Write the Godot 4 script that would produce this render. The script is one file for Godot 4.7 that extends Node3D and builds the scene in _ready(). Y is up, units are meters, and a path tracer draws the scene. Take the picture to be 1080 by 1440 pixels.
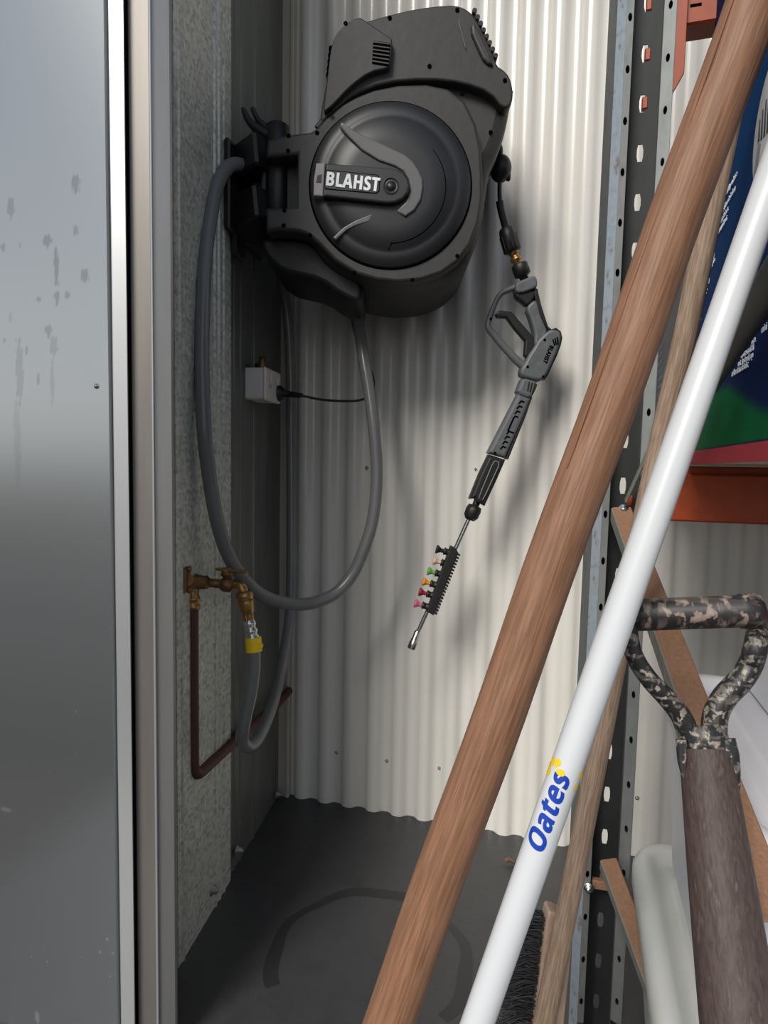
extends Node3D
# World: back wall is the plane z = 0, floor y = 0, x to the right along the wall, metres.

const FOC := 900.0
const YAW := 0.29147
const CAMPOS := Vector3(0, 1.013, 1.73)
var cam_basis := Basis()
var used := {}
var M := {}

# ---------------------------------------------------------------- measuring helpers (photo pixel -> place)
func ray(px: float, py: float) -> Vector3:
	return cam_basis * Vector3((px - 540.0) / FOC, -(py - 720.0) / FOC, -1.0)

func at(px: float, py: float, depth: float) -> Vector3:
	return CAMPOS + ray(px, py) * depth

func on_z(px: float, py: float, z: float) -> Vector3:
	var r := ray(px, py)
	return CAMPOS + r * ((z - CAMPOS.z) / r.z)

func on_x(px: float, py: float, x: float) -> Vector3:
	var r := ray(px, py)
	return CAMPOS + r * ((x - CAMPOS.x) / r.x)

func on_y(px: float, py: float, y: float) -> Vector3:
	var r := ray(px, py)
	return CAMPOS + r * ((y - CAMPOS.y) / r.y)

# where the ray meets the plane z = zl of a frame, in that frame's own axes
func inf(px: float, py: float, xf: Transform3D, zl := 0.0) -> Vector3:
	var inv := xf.affine_inverse()
	var o := inv * CAMPOS
	var d := inv.basis * ray(px, py)
	return o + d * ((zl - o.z) / d.z)

func inf2(list: Array, xf: Transform3D, zl := 0.0) -> PackedVector2Array:
	var out := PackedVector2Array()
	for p in list:
		var v := inf(p[0], p[1], xf, zl)
		out.append(Vector2(v.x, v.y))
	return out

# ---------------------------------------------------------------- naming and tagging
func numbered(called: String) -> String:
	var n: int = used.get(called, -1) + 1
	used[called] = n
	return called if n == 0 else "%s_%03d" % [called, n]

func thing(called: String, label: String, category: String, xf := Transform3D(), group := "") -> Node3D:
	var o := Node3D.new()
	o.name = numbered(called)
	add_child(o)
	o.transform = xf
	o.set_meta("label", label)
	o.set_meta("category", category)
	if group != "":
		o.set_meta("group", group)
	return o

func obj(called: String, mesh: Variant, m: Material, parent: Node = self, xf := Transform3D()) -> MeshInstance3D:
	var o := MeshInstance3D.new()
	if mesh is SurfaceTool:
		mesh.generate_normals()
		o.mesh = mesh.commit()
	else:
		o.mesh = mesh
	o.material_override = m
	o.transform = xf
	o.name = numbered(called) if parent == self else called
	parent.add_child(o, true)
	return o

func struct(called: String, mesh: Variant, m: Material, label: String, category: String, xf := Transform3D()) -> MeshInstance3D:
	var o := obj(called, mesh, m, self, xf)
	o.set_meta("kind", "structure")
	o.set_meta("label", label)
	o.set_meta("category", category)
	return o

# ---------------------------------------------------------------- shape helpers
func mb() -> SurfaceTool:
	var st := SurfaceTool.new()
	st.begin(Mesh.PRIMITIVE_TRIANGLES)
	return st

func tri(st: SurfaceTool, a: Vector3, b: Vector3, c: Vector3, outward: Vector3) -> void:
	st.set_smooth_group(-1)
	if (b - a).cross(c - a).dot(outward) > 0.0:
		var t := b
		b = c
		c = t
	for v in [a, b, c]:
		st.set_uv(Vector2(v.x, v.y))
		st.add_vertex(v)

func quad(st: SurfaceTool, a: Vector3, b: Vector3, c: Vector3, d: Vector3, outward: Vector3) -> void:
	tri(st, a, b, c, outward)
	tri(st, a, c, d, outward)

func box(st: SurfaceTool, size: Vector3, xf := Transform3D(), bev := 0.002) -> void:
	var h := size * 0.5
	var b: float = min(bev, min(h.x, min(h.y, h.z)) * 0.9)
	for ax in 3:
		var u := (ax + 1) % 3
		var w := (ax + 2) % 3
		for s in [-1.0, 1.0]:
			var q := []
			for k in [[-1, -1], [1, -1], [1, 1], [-1, 1]]:
				var v := Vector3()
				v[ax] = s * h[ax]
				v[u] = k[0] * (h[u] - b)
				v[w] = k[1] * (h[w] - b)
				q.append(v)
			var n := Vector3()
			n[ax] = s
			quad(st, xf * q[0], xf * q[1], xf * q[2], xf * q[3], xf.basis * n)
		for s in [-1.0, 1.0]:
			for t in [-1.0, 1.0]:
				var q := []
				for e in [-1.0, 1.0]:
					var v1 := Vector3()
					v1[ax] = e * (h[ax] - b)
					v1[u] = s * h[u]
					v1[w] = t * (h[w] - b)
					var v2 := v1
					v2[u] = s * (h[u] - b)
					v2[w] = t * h[w]
					q.append(v1)
					q.append(v2)
				var n := Vector3()
				n[u] = s
				n[w] = t
				quad(st, xf * q[0], xf * q[1], xf * q[3], xf * q[2], xf.basis * n)
	for sx in [-1.0, 1.0]:
		for sy in [-1.0, 1.0]:
			for sz in [-1.0, 1.0]:
				var s := Vector3(sx, sy, sz)
				var c := s * (h - Vector3(b, b, b))
				tri(st, xf * (c + Vector3(sx * b, 0, 0)), xf * (c + Vector3(0, sy * b, 0)), xf * (c + Vector3(0, 0, sz * b)), xf.basis * s)

func boxp(st: SurfaceTool, lo: Vector3, hi: Vector3, bev := 0.002) -> void:
	box(st, hi - lo, Transform3D(Basis(), (lo + hi) * 0.5), bev)

# a bar with rectangular section between two points; up gives the direction of its height
func bar(st: SurfaceTool, a: Vector3, b: Vector3, wide: float, high: float, up := Vector3.UP, bev := 0.0015) -> void:
	var y := (b - a).normalized()
	var x := y.cross(up).normalized()
	var z := x.cross(y)
	box(st, Vector3(wide, a.distance_to(b), high), Transform3D(Basis(x, y, z), (a + b) * 0.5), bev)

# a grid of points, smooth; uv u along the row, v along the rows
func grid(st: SurfaceTool, rows: Array, closed := false, vs := [], smooth := true) -> void:
	st.set_smooth_group(0 if smooth else -1)
	var n: int = rows[0].size()
	var cols := n if closed else n - 1
	for i in rows.size() - 1:
		for j in cols:
			var k := (j + 1) % n
			var v0: float = vs[i] if vs.size() else float(i)
			var v1: float = vs[i + 1] if vs.size() else float(i + 1)
			var u0 := float(j) / cols
			var u1 := float(j + 1) / cols
			var a: Vector3 = rows[i][j]
			var b: Vector3 = rows[i][k]
			var c: Vector3 = rows[i + 1][k]
			var d: Vector3 = rows[i + 1][j]
			for q in [[a, u0, v0], [b, u1, v0], [c, u1, v1], [a, u0, v0], [c, u1, v1], [d, u0, v1]]:
				st.set_uv(Vector2(q[1], q[2]))
				st.add_vertex(q[0])

func spline(pts: Array, per := 6) -> Array:
	var out := []
	for i in pts.size() - 1:
		var p0: Vector3 = pts[max(i - 1, 0)]
		var p1: Vector3 = pts[i]
		var p2: Vector3 = pts[i + 1]
		var p3: Vector3 = pts[min(i + 2, pts.size() - 1)]
		for k in per:
			out.append(p1.cubic_interpolate(p2, p0, p3, float(k) / per))
	out.append(pts[-1])
	return out

func radii(list: Array, n: int) -> Array:
	var out := []
	for i in n:
		var t := float(i) / (n - 1) * (list.size() - 1)
		var k: int = min(int(t), list.size() - 2)
		out.append(lerpf(list[k], list[k + 1], t - k))
	return out

# a round tube along points; r a number or one radius per point; squash flattens along the second axis
func tube(st: SurfaceTool, path: Array, r: Variant, sides := 14, caps := true, squash := 1.0, first := Vector3.ZERO) -> void:
	var rows := []
	var vs := []
	var run := 0.0
	var n := path.size()
	var t0: Vector3 = (path[1] - path[0]).normalized()
	var nx := first if first != Vector3.ZERO else (Vector3.UP if absf(t0.y) < 0.9 else Vector3.RIGHT)
	for i in n:
		var t: Vector3 = (path[min(i + 1, n - 1)] - path[max(i - 1, 0)]).normalized()
		nx = (nx - t * nx.dot(t)).normalized()
		var ny := t.cross(nx)
		var rr: float = r if not (r is Array) else r[i]
		var row := []
		for k in sides:
			var a := TAU * k / sides
			row.append(path[i] + nx * cos(a) * rr + ny * sin(a) * rr * squash)
		rows.append(row)
		if i:
			run += path[i].distance_to(path[i - 1])
		vs.append(run)
	grid(st, rows, true, vs)
	if caps:
		for e in [[rows[0], path[0], path[0] - path[1]], [rows[-1], path[-1], path[-1] - path[-2]]]:
			for k in sides:
				tri(st, e[1], e[0][k], e[0][(k + 1) % sides], e[2])

# profile [[r, y], ...] turned about the local y axis; sharp corners come from doubled points
func lathe(st: SurfaceTool, prof: Array, xf := Transform3D(), sides := 24) -> void:
	var group := []
	var runs := []
	for p in prof:
		if group.size() and group[-1][0] == p[0] and group[-1][1] == p[1]:
			runs.append(group)
			group = []
		group.append(p)
	runs.append(group)
	for g in runs:
		if g.size() < 2:
			continue
		var rows := []
		for p in g:
			var row := []
			for k in sides:
				var a := -TAU * k / sides
				row.append(xf * Vector3(cos(a) * p[0], p[1], sin(a) * p[0]))
			rows.append(row)
		grid(st, rows, true)

# profile lathed so that every corner is sharp
func turned(st: SurfaceTool, prof: Array, xf := Transform3D(), sides := 24) -> void:
	for i in prof.size() - 1:
		lathe(st, [prof[i], prof[i + 1]], xf, sides)

# frame whose y axis runs from a to b
func along(a: Vector3, b: Vector3) -> Transform3D:
	var y := (b - a).normalized()
	var x := y.cross(Vector3.FORWARD if absf(y.z) < 0.9 else Vector3.RIGHT).normalized()
	return Transform3D(Basis(x, y, x.cross(y)), a)

func shrink(poly: PackedVector2Array, by: float) -> PackedVector2Array:
	var out := PackedVector2Array()
	var n := poly.size()
	var ccw := not Geometry2D.is_polygon_clockwise(poly)
	for i in n:
		var a := (poly[i] - poly[(i + n - 1) % n]).normalized()
		var b := (poly[(i + 1) % n] - poly[i]).normalized()
		var na := Vector2(-a.y, a.x)
		var nb := Vector2(-b.y, b.x)
		var m := (na + nb)
		m = m.normalized() / max(0.5, m.normalized().dot(na)) if m.length() > 0.01 else na
		out.append(poly[i] + m * (by if ccw else -by))
	return out

# the widest bevel up to by that leaves a proper outline
func fitting(poly: PackedVector2Array, by: float) -> float:
	for k in 6:
		if by < 0.0002 or not Geometry2D.triangulate_polygon(shrink(poly, by)).is_empty():
			return by
		by *= 0.6
	return 0.0

# rounds the corners of an outline by cutting and smoothing it
func smooth2(poly: PackedVector2Array, times := 2) -> PackedVector2Array:
	for k in times:
		var out := PackedVector2Array()
		var n := poly.size()
		for i in n:
			out.append(poly[i].lerp(poly[(i + 1) % n], 0.25))
			out.append(poly[i].lerp(poly[(i + 1) % n], 0.75))
		poly = out
	return poly

# an outline of the xy plane with thickness from z = back to z = front and rounded front rim
func slab(st: SurfaceTool, poly: PackedVector2Array, front: float, back: float, bev := 0.002, xf := Transform3D(), back_bev := 0.0) -> void:
	var n := poly.size()
	bev = fitting(poly, bev)
	back_bev = fitting(poly, back_bev)
	var steps := 3
	var loops := []
	for k in steps + 1:
		var a := PI * 0.5 * k / steps
		loops.append([shrink(poly, bev * (1.0 - sin(a))), front - bev * (1.0 - cos(a))] if bev > 0.0 else [poly, front])
	loops.append([poly, back + back_bev])
	if back_bev > 0.0:
		loops.append([shrink(poly, back_bev), back])
	var rows := []
	for l in loops:
		var row := []
		for p in l[0]:
			row.append(xf * Vector3(p.x, p.y, l[1]))
		rows.append(row)
	var cw := Geometry2D.is_polygon_clockwise(poly)
	if cw:
		for r in rows:
			r.reverse()
	grid(st, rows, true, [], n > 20)
	for e in [0, loops.size() - 1]:
		var p2: PackedVector2Array = loops[e][0]
		var idx := Geometry2D.triangulate_polygon(p2)
		var nz := xf.basis.z * (1.0 if e == 0 else -1.0)
		if idx.is_empty():
			print("untriangulated outline of ", n, " points near ", poly[0])
		for i in range(0, idx.size(), 3):
			var q := []
			for k in 3:
				q.append(xf * Vector3(p2[idx[i + k]].x, p2[idx[i + k]].y, loops[e][1]))
			tri(st, q[0], q[1], q[2], nz)

func circle2(c: Vector2, r: float, n := 24, ry := -1.0) -> PackedVector2Array:
	var out := PackedVector2Array()
	for i in n:
		out.append(c + Vector2(cos(TAU * i / n) * r, sin(TAU * i / n) * (r if ry < 0.0 else ry)))
	return out

# a plate of height steps with one hole per step; u right, y up, n out of the plate
func holed(st: SurfaceTool, o: Vector3, u: Vector3, wide: float, y0: float, step: float, count: int, hole: PackedVector2Array, thick: float, skip := []) -> void:
	var n := u.cross(Vector3.UP).normalized()
	var angles := []
	for p in hole:
		angles.append(p.angle())
	var hw := wide * 0.5
	var hh := step * 0.5
	for s in [[1, 1], [-1, 1], [-1, -1], [1, -1]]:
		angles.append(Vector2(hw * s[0], hh * s[1]).angle())
	angles.sort()
	var inner := []
	var outer := []
	for a in angles:
		var d := Vector2(cos(a), sin(a))
		var k: float = min(hw / max(absf(d.x), 1e-6), hh / max(absf(d.y), 1e-6))
		outer.append(d * k)
		var best := 0.0
		for i in hole.size():
			var hit = Geometry2D.segment_intersects_segment(Vector2.ZERO, d * k, hole[i], hole[(i + 1) % hole.size()])
			if hit != null:
				best = max(best, (hit as Vector2).length())
		inner.append(d * best)
	for c in count:
		var mid := o + Vector3.UP * (y0 + step * (c + 0.5))
		if c in skip:
			for s in [-0.5, 0.5]:
				var w: Vector3 = n * thick * s
				quad(st, mid + u * -hw - Vector3.UP * hh + w, mid + u * hw - Vector3.UP * hh + w, mid + u * hw + Vector3.UP * hh + w, mid - u * hw + Vector3.UP * hh + w, n * s)
			continue
		for i in angles.size():
			var j := (i + 1) % angles.size()
			var q := []
			for p in [inner[i], outer[i], outer[j], inner[j]]:
				q.append(mid + u * p.x + Vector3.UP * p.y)
			for s in [-0.5, 0.5]:
				var w: Vector3 = n * thick * s
				quad(st, q[0] + w, q[1] + w, q[2] + w, q[3] + w, n * s)
			quad(st, q[0] + n * thick * 0.5, q[3] + n * thick * 0.5, q[3] - n * thick * 0.5, q[0] - n * thick * 0.5, mid - q[0])

func ball(st: SurfaceTool, c: Vector3, r: float, stretch := Vector3.ONE, n := 14) -> void:
	var prof := []
	for i in n + 1:
		var a := -PI / 2 + PI * i / n
		prof.append([max(cos(a), 0.0005) * r, sin(a) * r])
	lathe(st, prof, Transform3D(Basis.from_scale(stretch), c), n * 2)

func letters(text: String, high: float, depth := 0.001, bold := true, serif := false) -> TextMesh:
	var t := TextMesh.new()
	var f := SystemFont.new()
	f.font_names = PackedStringArray(["Droid Serif" if serif else "Droid Sans"])
	f.font_weight = 700 if bold else 400
	var heavy := FontVariation.new()
	heavy.base_font = f
	heavy.variation_embolden = 0.5 if bold else 0.0
	t.font = heavy
	t.text = text
	t.font_size = 64
	t.pixel_size = high / (64.0 * 0.72)
	t.depth = depth
	t.curve_step = 2.0
	return t

# ---------------------------------------------------------------- materials
func mat(c: Color, rough := 0.6, metal := 0.0, spec := 0.5) -> StandardMaterial3D:
	var m := StandardMaterial3D.new()
	m.albedo_color = c
	m.roughness = rough
	m.metallic = metal
	m.metallic_specular = spec
	return m

func rgb8(r: float, g: float, b: float) -> Color:
	return Color(r / 255.0, g / 255.0, b / 255.0)

func noise_tex(colors: Array, freq: float, kind := FastNoiseLite.TYPE_SIMPLEX_SMOOTH, octaves := 4, sd := 1, size := 512, stops := []) -> NoiseTexture2D:
	var n := FastNoiseLite.new()
	n.noise_type = kind
	n.frequency = freq
	n.fractal_octaves = octaves
	n.seed = sd
	if kind == FastNoiseLite.TYPE_CELLULAR:
		n.cellular_return_type = FastNoiseLite.RETURN_CELL_VALUE
		n.fractal_type = FastNoiseLite.FRACTAL_NONE
	var g := Gradient.new()
	var offs := PackedFloat32Array()
	var cols := PackedColorArray()
	for i in colors.size():
		offs.append(stops[i] if stops.size() else float(i) / (colors.size() - 1))
		cols.append(colors[i])
	g.offsets = offs
	g.colors = cols
	var t := NoiseTexture2D.new()
	t.width = size
	t.height = size
	t.seamless = true
	t.noise = n
	t.color_ramp = g
	return t

func bump_tex(freq: float, strength: float, sd := 3, kind := FastNoiseLite.TYPE_SIMPLEX_SMOOTH, octaves := 4) -> NoiseTexture2D:
	var n := FastNoiseLite.new()
	n.noise_type = kind
	n.frequency = freq
	n.fractal_octaves = octaves
	n.seed = sd
	var t := NoiseTexture2D.new()
	t.width = 512
	t.height = 512
	t.seamless = true
	t.noise = n
	t.as_normal_map = true
	t.bump_strength = strength
	return t

func speckled(colors: Array, freq: float, scale: Vector3, rough := 0.6, metal := 0.0, kind := FastNoiseLite.TYPE_SIMPLEX_SMOOTH, sd := 1, triplanar := true, stops := []) -> StandardMaterial3D:
	var m := mat(Color.WHITE, rough, metal)
	m.albedo_texture = noise_tex(colors, freq, kind, 5, sd, 512, stops)
	m.uv1_scale = scale
	m.uv1_triplanar = triplanar
	return m

func with_bump(m: StandardMaterial3D, t: Texture2D, amount := 0.5) -> StandardMaterial3D:
	m.normal_enabled = true
	m.normal_texture = t
	m.normal_scale = amount
	return m

func make_materials() -> void:
	var fine := bump_tex(0.06, 3.0)
	var grain := bump_tex(0.02, 6.0, 9)
	M.cream = speckled([rgb8(216, 214, 208), rgb8(222, 220, 214)], 0.01, Vector3(0.8, 0.5, 0.8), 0.22)
	M.cream.metallic_specular = 0.5
	M.cream_trim = mat(rgb8(176, 170, 158), 0.5)
	M.floor = with_bump(speckled([rgb8(54, 54, 55), rgb8(63, 63, 65), rgb8(59, 59, 61)], 0.012, Vector3(1.2, 1.2, 1.2), 0.42), fine, 0.12)
	M.concrete = speckled([rgb8(36, 36, 36), rgb8(48, 48, 46)], 0.02, Vector3(0.7, 0.7, 0.7), 0.9)
	M.ring = mat(rgb8(44, 44, 46), 0.4)
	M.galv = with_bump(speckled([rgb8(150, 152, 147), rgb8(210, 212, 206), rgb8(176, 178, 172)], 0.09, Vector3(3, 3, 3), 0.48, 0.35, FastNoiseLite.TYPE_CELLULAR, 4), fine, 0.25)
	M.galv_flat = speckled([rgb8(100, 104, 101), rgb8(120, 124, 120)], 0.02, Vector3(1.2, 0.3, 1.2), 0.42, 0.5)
	M.sheet = mat(Color.WHITE, 0.24, 0.9)
	M.jamb_white = mat(rgb8(190, 192, 193), 0.34, 0.6)
	M.jamb_beige = speckled([rgb8(118, 114, 109), rgb8(130, 125, 120)], 0.01, Vector3(6, 0.5, 6), 0.45, 0.5)
	M.jamb_grey = speckled([rgb8(150, 150, 148), rgb8(166, 165, 162)], 0.01, Vector3(6, 0.5, 6), 0.4, 0.6)
	M.gap = mat(rgb8(40, 40, 44), 0.8)
	M.reel = with_bump(mat(rgb8(47, 46, 45), 0.52), fine, 0.05)
	M.reel_cover = mat(rgb8(32, 33, 36), 0.42)
	M.reel_stripe = mat(rgb8(98, 96, 96), 0.34)
	M.reel_clip = mat(rgb8(146, 140, 140), 0.34)
	M.black = mat(rgb8(24, 24, 25), 0.5)
	M.hole = mat(rgb8(9, 9, 9), 0.9, 0.0, 0.05)
	M.black_rubber = mat(rgb8(20, 20, 21), 0.45)
	M.print_white = mat(rgb8(226, 230, 232), 0.5)
	M.hose = mat(rgb8(106, 107, 108), 0.27)
	M.brass = speckled([rgb8(150, 116, 70), rgb8(184, 148, 94)], 0.03, Vector3(12, 12, 12), 0.36, 0.85)
	M.brass_old = speckled([rgb8(96, 72, 48), rgb8(142, 108, 66)], 0.03, Vector3(12, 12, 12), 0.45, 0.7)
	M.steel = mat(rgb8(178, 180, 180), 0.25, 1.0)
	M.pipe = speckled([rgb8(74, 40, 37), rgb8(86, 48, 43)], 0.02, Vector3(6, 6, 6), 0.6)
	M.yellow = mat(rgb8(236, 200, 6), 0.5)
	M.gpo = mat(rgb8(205, 200, 196), 0.4)
	M.gun = with_bump(mat(rgb8(92, 95, 98), 0.5), fine, 0.2)
	M.gun_light = mat(rgb8(122, 125, 127), 0.5)
	# wood: uv u round the handle, v metres along it
	M.wood_a = with_bump(speckled([rgb8(102, 68, 48), rgb8(148, 108, 82), rgb8(122, 86, 62), rgb8(160, 122, 97)], 0.012, Vector3(3, 1.1, 1), 0.6, 0.0, FastNoiseLite.TYPE_SIMPLEX_SMOOTH, 12, false), grain, 0.35)
	M.wood_b = with_bump(speckled([rgb8(110, 90, 74), rgb8(166, 144, 124), rgb8(136, 112, 92), rgb8(176, 156, 138)], 0.016, Vector3(2, 1.4, 1), 0.65, 0.0, FastNoiseLite.TYPE_SIMPLEX_SMOOTH, 21, false), grain, 0.4)
	M.wood_dark = mat(rgb8(112, 66, 42), 0.75)
	M.wood_plank = with_bump(speckled([rgb8(150, 124, 106), rgb8(188, 164, 146)], 0.02, Vector3(9, 2, 9), 0.7, 0.0, FastNoiseLite.TYPE_SIMPLEX_SMOOTH, 6), grain, 0.3)
	M.wood_shovel = with_bump(speckled([rgb8(54, 42, 38), rgb8(80, 66, 61), rgb8(64, 50, 46), rgb8(112, 98, 92)], 0.016, Vector3(2, 4, 1), 0.62, 0.0, FastNoiseLite.TYPE_SIMPLEX_SMOOTH, 31, false), grain, 0.5)
	M.white_pole = mat(rgb8(212, 215, 218), 0.3)
	M.blue_print = mat(rgb8(18, 62, 168), 0.4)
	M.yellow_print = mat(rgb8(246, 208, 10), 0.4)
	M.grey_pole = mat(rgb8(98, 102, 96), 0.5)
	M.splatter = speckled([rgb8(30, 30, 32), rgb8(38, 38, 40), rgb8(166, 156, 142), rgb8(186, 178, 166)], 0.022, Vector3(11, 11, 11), 0.5, 0.0, FastNoiseLite.TYPE_SIMPLEX_SMOOTH, 5, true, [0.0, 0.60, 0.70, 1.0])
	M.splatter_bar = speckled([rgb8(32, 31, 34), rgb8(42, 40, 42), rgb8(140, 122, 112), rgb8(182, 170, 158)], 0.016, Vector3(9, 9, 9), 0.5, 0.0, FastNoiseLite.TYPE_SIMPLEX_SMOOTH, 8, true, [0.0, 0.56, 0.64, 1.0])
	M.rack = speckled([rgb8(122, 126, 125), rgb8(146, 149, 147), rgb8(132, 136, 134)], 0.02, Vector3(3, 1, 3), 0.5, 0.65)
	M.rack_shaded = speckled([rgb8(34, 37, 37), rgb8(44, 47, 48)], 0.02, Vector3(3, 1, 3), 0.6, 0.3)  # same galvanised steel, with the shade of the recess put into its colour
	M.rack_skylit = with_bump(speckled([rgb8(150, 162, 172), rgb8(172, 183, 192), rgb8(158, 168, 176), rgb8(128, 84, 62)], 0.02, Vector3(5, 2.4, 5), 0.45, 0.5, FastNoiseLite.TYPE_SIMPLEX_SMOOTH, 14, true, [0.0, 0.5, 0.78, 0.86]), fine, 0.2)  # post steel with skylight on the bevel painted in, plus rust patches
	M.rust = with_bump(speckled([rgb8(120, 88, 68), rgb8(148, 112, 86), rgb8(132, 98, 76), rgb8(160, 128, 104)], 0.03, Vector3(6, 6, 6), 0.8), fine, 0.5)
	M.rust_grey = speckled([rgb8(116, 122, 118), rgb8(140, 138, 128), rgb8(132, 104, 84)], 0.02, Vector3(5, 5, 5), 0.7, 0.2, FastNoiseLite.TYPE_SIMPLEX_SMOOTH, 3, true, [0.0, 0.6, 1.0])
	M.orange = speckled([rgb8(142, 54, 16), rgb8(160, 64, 20), rgb8(150, 58, 18)], 0.01, Vector3(4, 4, 4), 0.45)
	M.red_edge = speckled([rgb8(186, 40, 56), rgb8(206, 66, 78), rgb8(194, 50, 64)], 0.03, Vector3(14, 30, 14), 0.7)
	M.board = mat(rgb8(186, 170, 150), 0.8)
	M.tub = mat(rgb8(226, 227, 232), 0.35)
	M.tub_old = mat(rgb8(208, 210, 204), 0.4)
	M.red_strip = mat(rgb8(190, 32, 48), 0.5)
	M.bristle = mat(rgb8(38, 39, 42), 0.55)
	M.leaf = mat(rgb8(112, 84, 58), 0.8)
	M.clear = mat(rgb8(196, 198, 196), 0.2, 0.85)
	M.navy_text = mat(rgb8(206, 214, 222), 0.6)
	M.grey_text = mat(rgb8(124, 132, 144), 0.6)

# ---------------------------------------------------------------- the scene
func _ready() -> void:
	cam_basis = Basis(Vector3.UP, YAW) * Basis(Vector3.RIGHT, -atan(66.0 / FOC)) * Basis(Vector3.BACK, 0.018)
	var cam := Camera3D.new()
	cam.name = "camera"
	cam.transform = Transform3D(cam_basis, CAMPOS)
	cam.fov = rad_to_deg(2.0 * atan(720.0 / FOC))
	cam.near = 0.02
	add_child(cam)

	var env := Environment.new()
	env.background_mode = Environment.BG_SKY
	var sky := Sky.new()
	var sm := ProceduralSkyMaterial.new()
	sm.sky_top_color = Color(0.50, 0.58, 0.70)
	sm.sky_horizon_color = Color(1.0, 0.995, 0.98)
	sm.sky_curve = 0.32
	sm.ground_bottom_color = Color(0.32, 0.31, 0.30)
	sm.ground_horizon_color = Color(0.5, 0.5, 0.5)
	sm.energy_multiplier = 0.92
	sky.sky_material = sm
	env.sky = sky
	env.tonemap_mode = Environment.TONE_MAPPER_LINEAR
	env.tonemap_exposure = 1.14
	env.sdfgi_enabled = true
	env.ssao_enabled = true
	env.ssil_enabled = true
	var we := WorldEnvironment.new()
	we.name = "world_environment"
	we.environment = env
	add_child(we)
	var sun := DirectionalLight3D.new()
	sun.name = "sun"
	sun.light_energy = 0.85
	sun.light_color = Color(1.0, 0.98, 0.95)
	sun.light_angular_distance = 22.0
	sun.shadow_enabled = true
	sun.look_at_from_position(Vector3(-1.0, 3.2, 4.0), Vector3(0, 0, 0))
	add_child(sun)

	make_materials()
	build_shell()
	build_jamb()
	build_rack()
	build_shelf_goods()
	build_tubs()
	build_reel()
	build_hoses()
	build_gun()
	build_tap()
	build_socket()
	build_poles()
	build_shovel()
	build_broom()
	build_small()

# ---------------------------------------------------------------- walls, floor
var LW := Transform3D()      # left wall: x out of the wall, z from the corner towards the camera

func lws(px: float, py: float, off := 0.0) -> Vector3:
	var inv := LW.affine_inverse()
	var o := inv * CAMPOS
	var d := inv.basis * ray(px, py)
	return o + d * ((off - o.x) / d.x)

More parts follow.
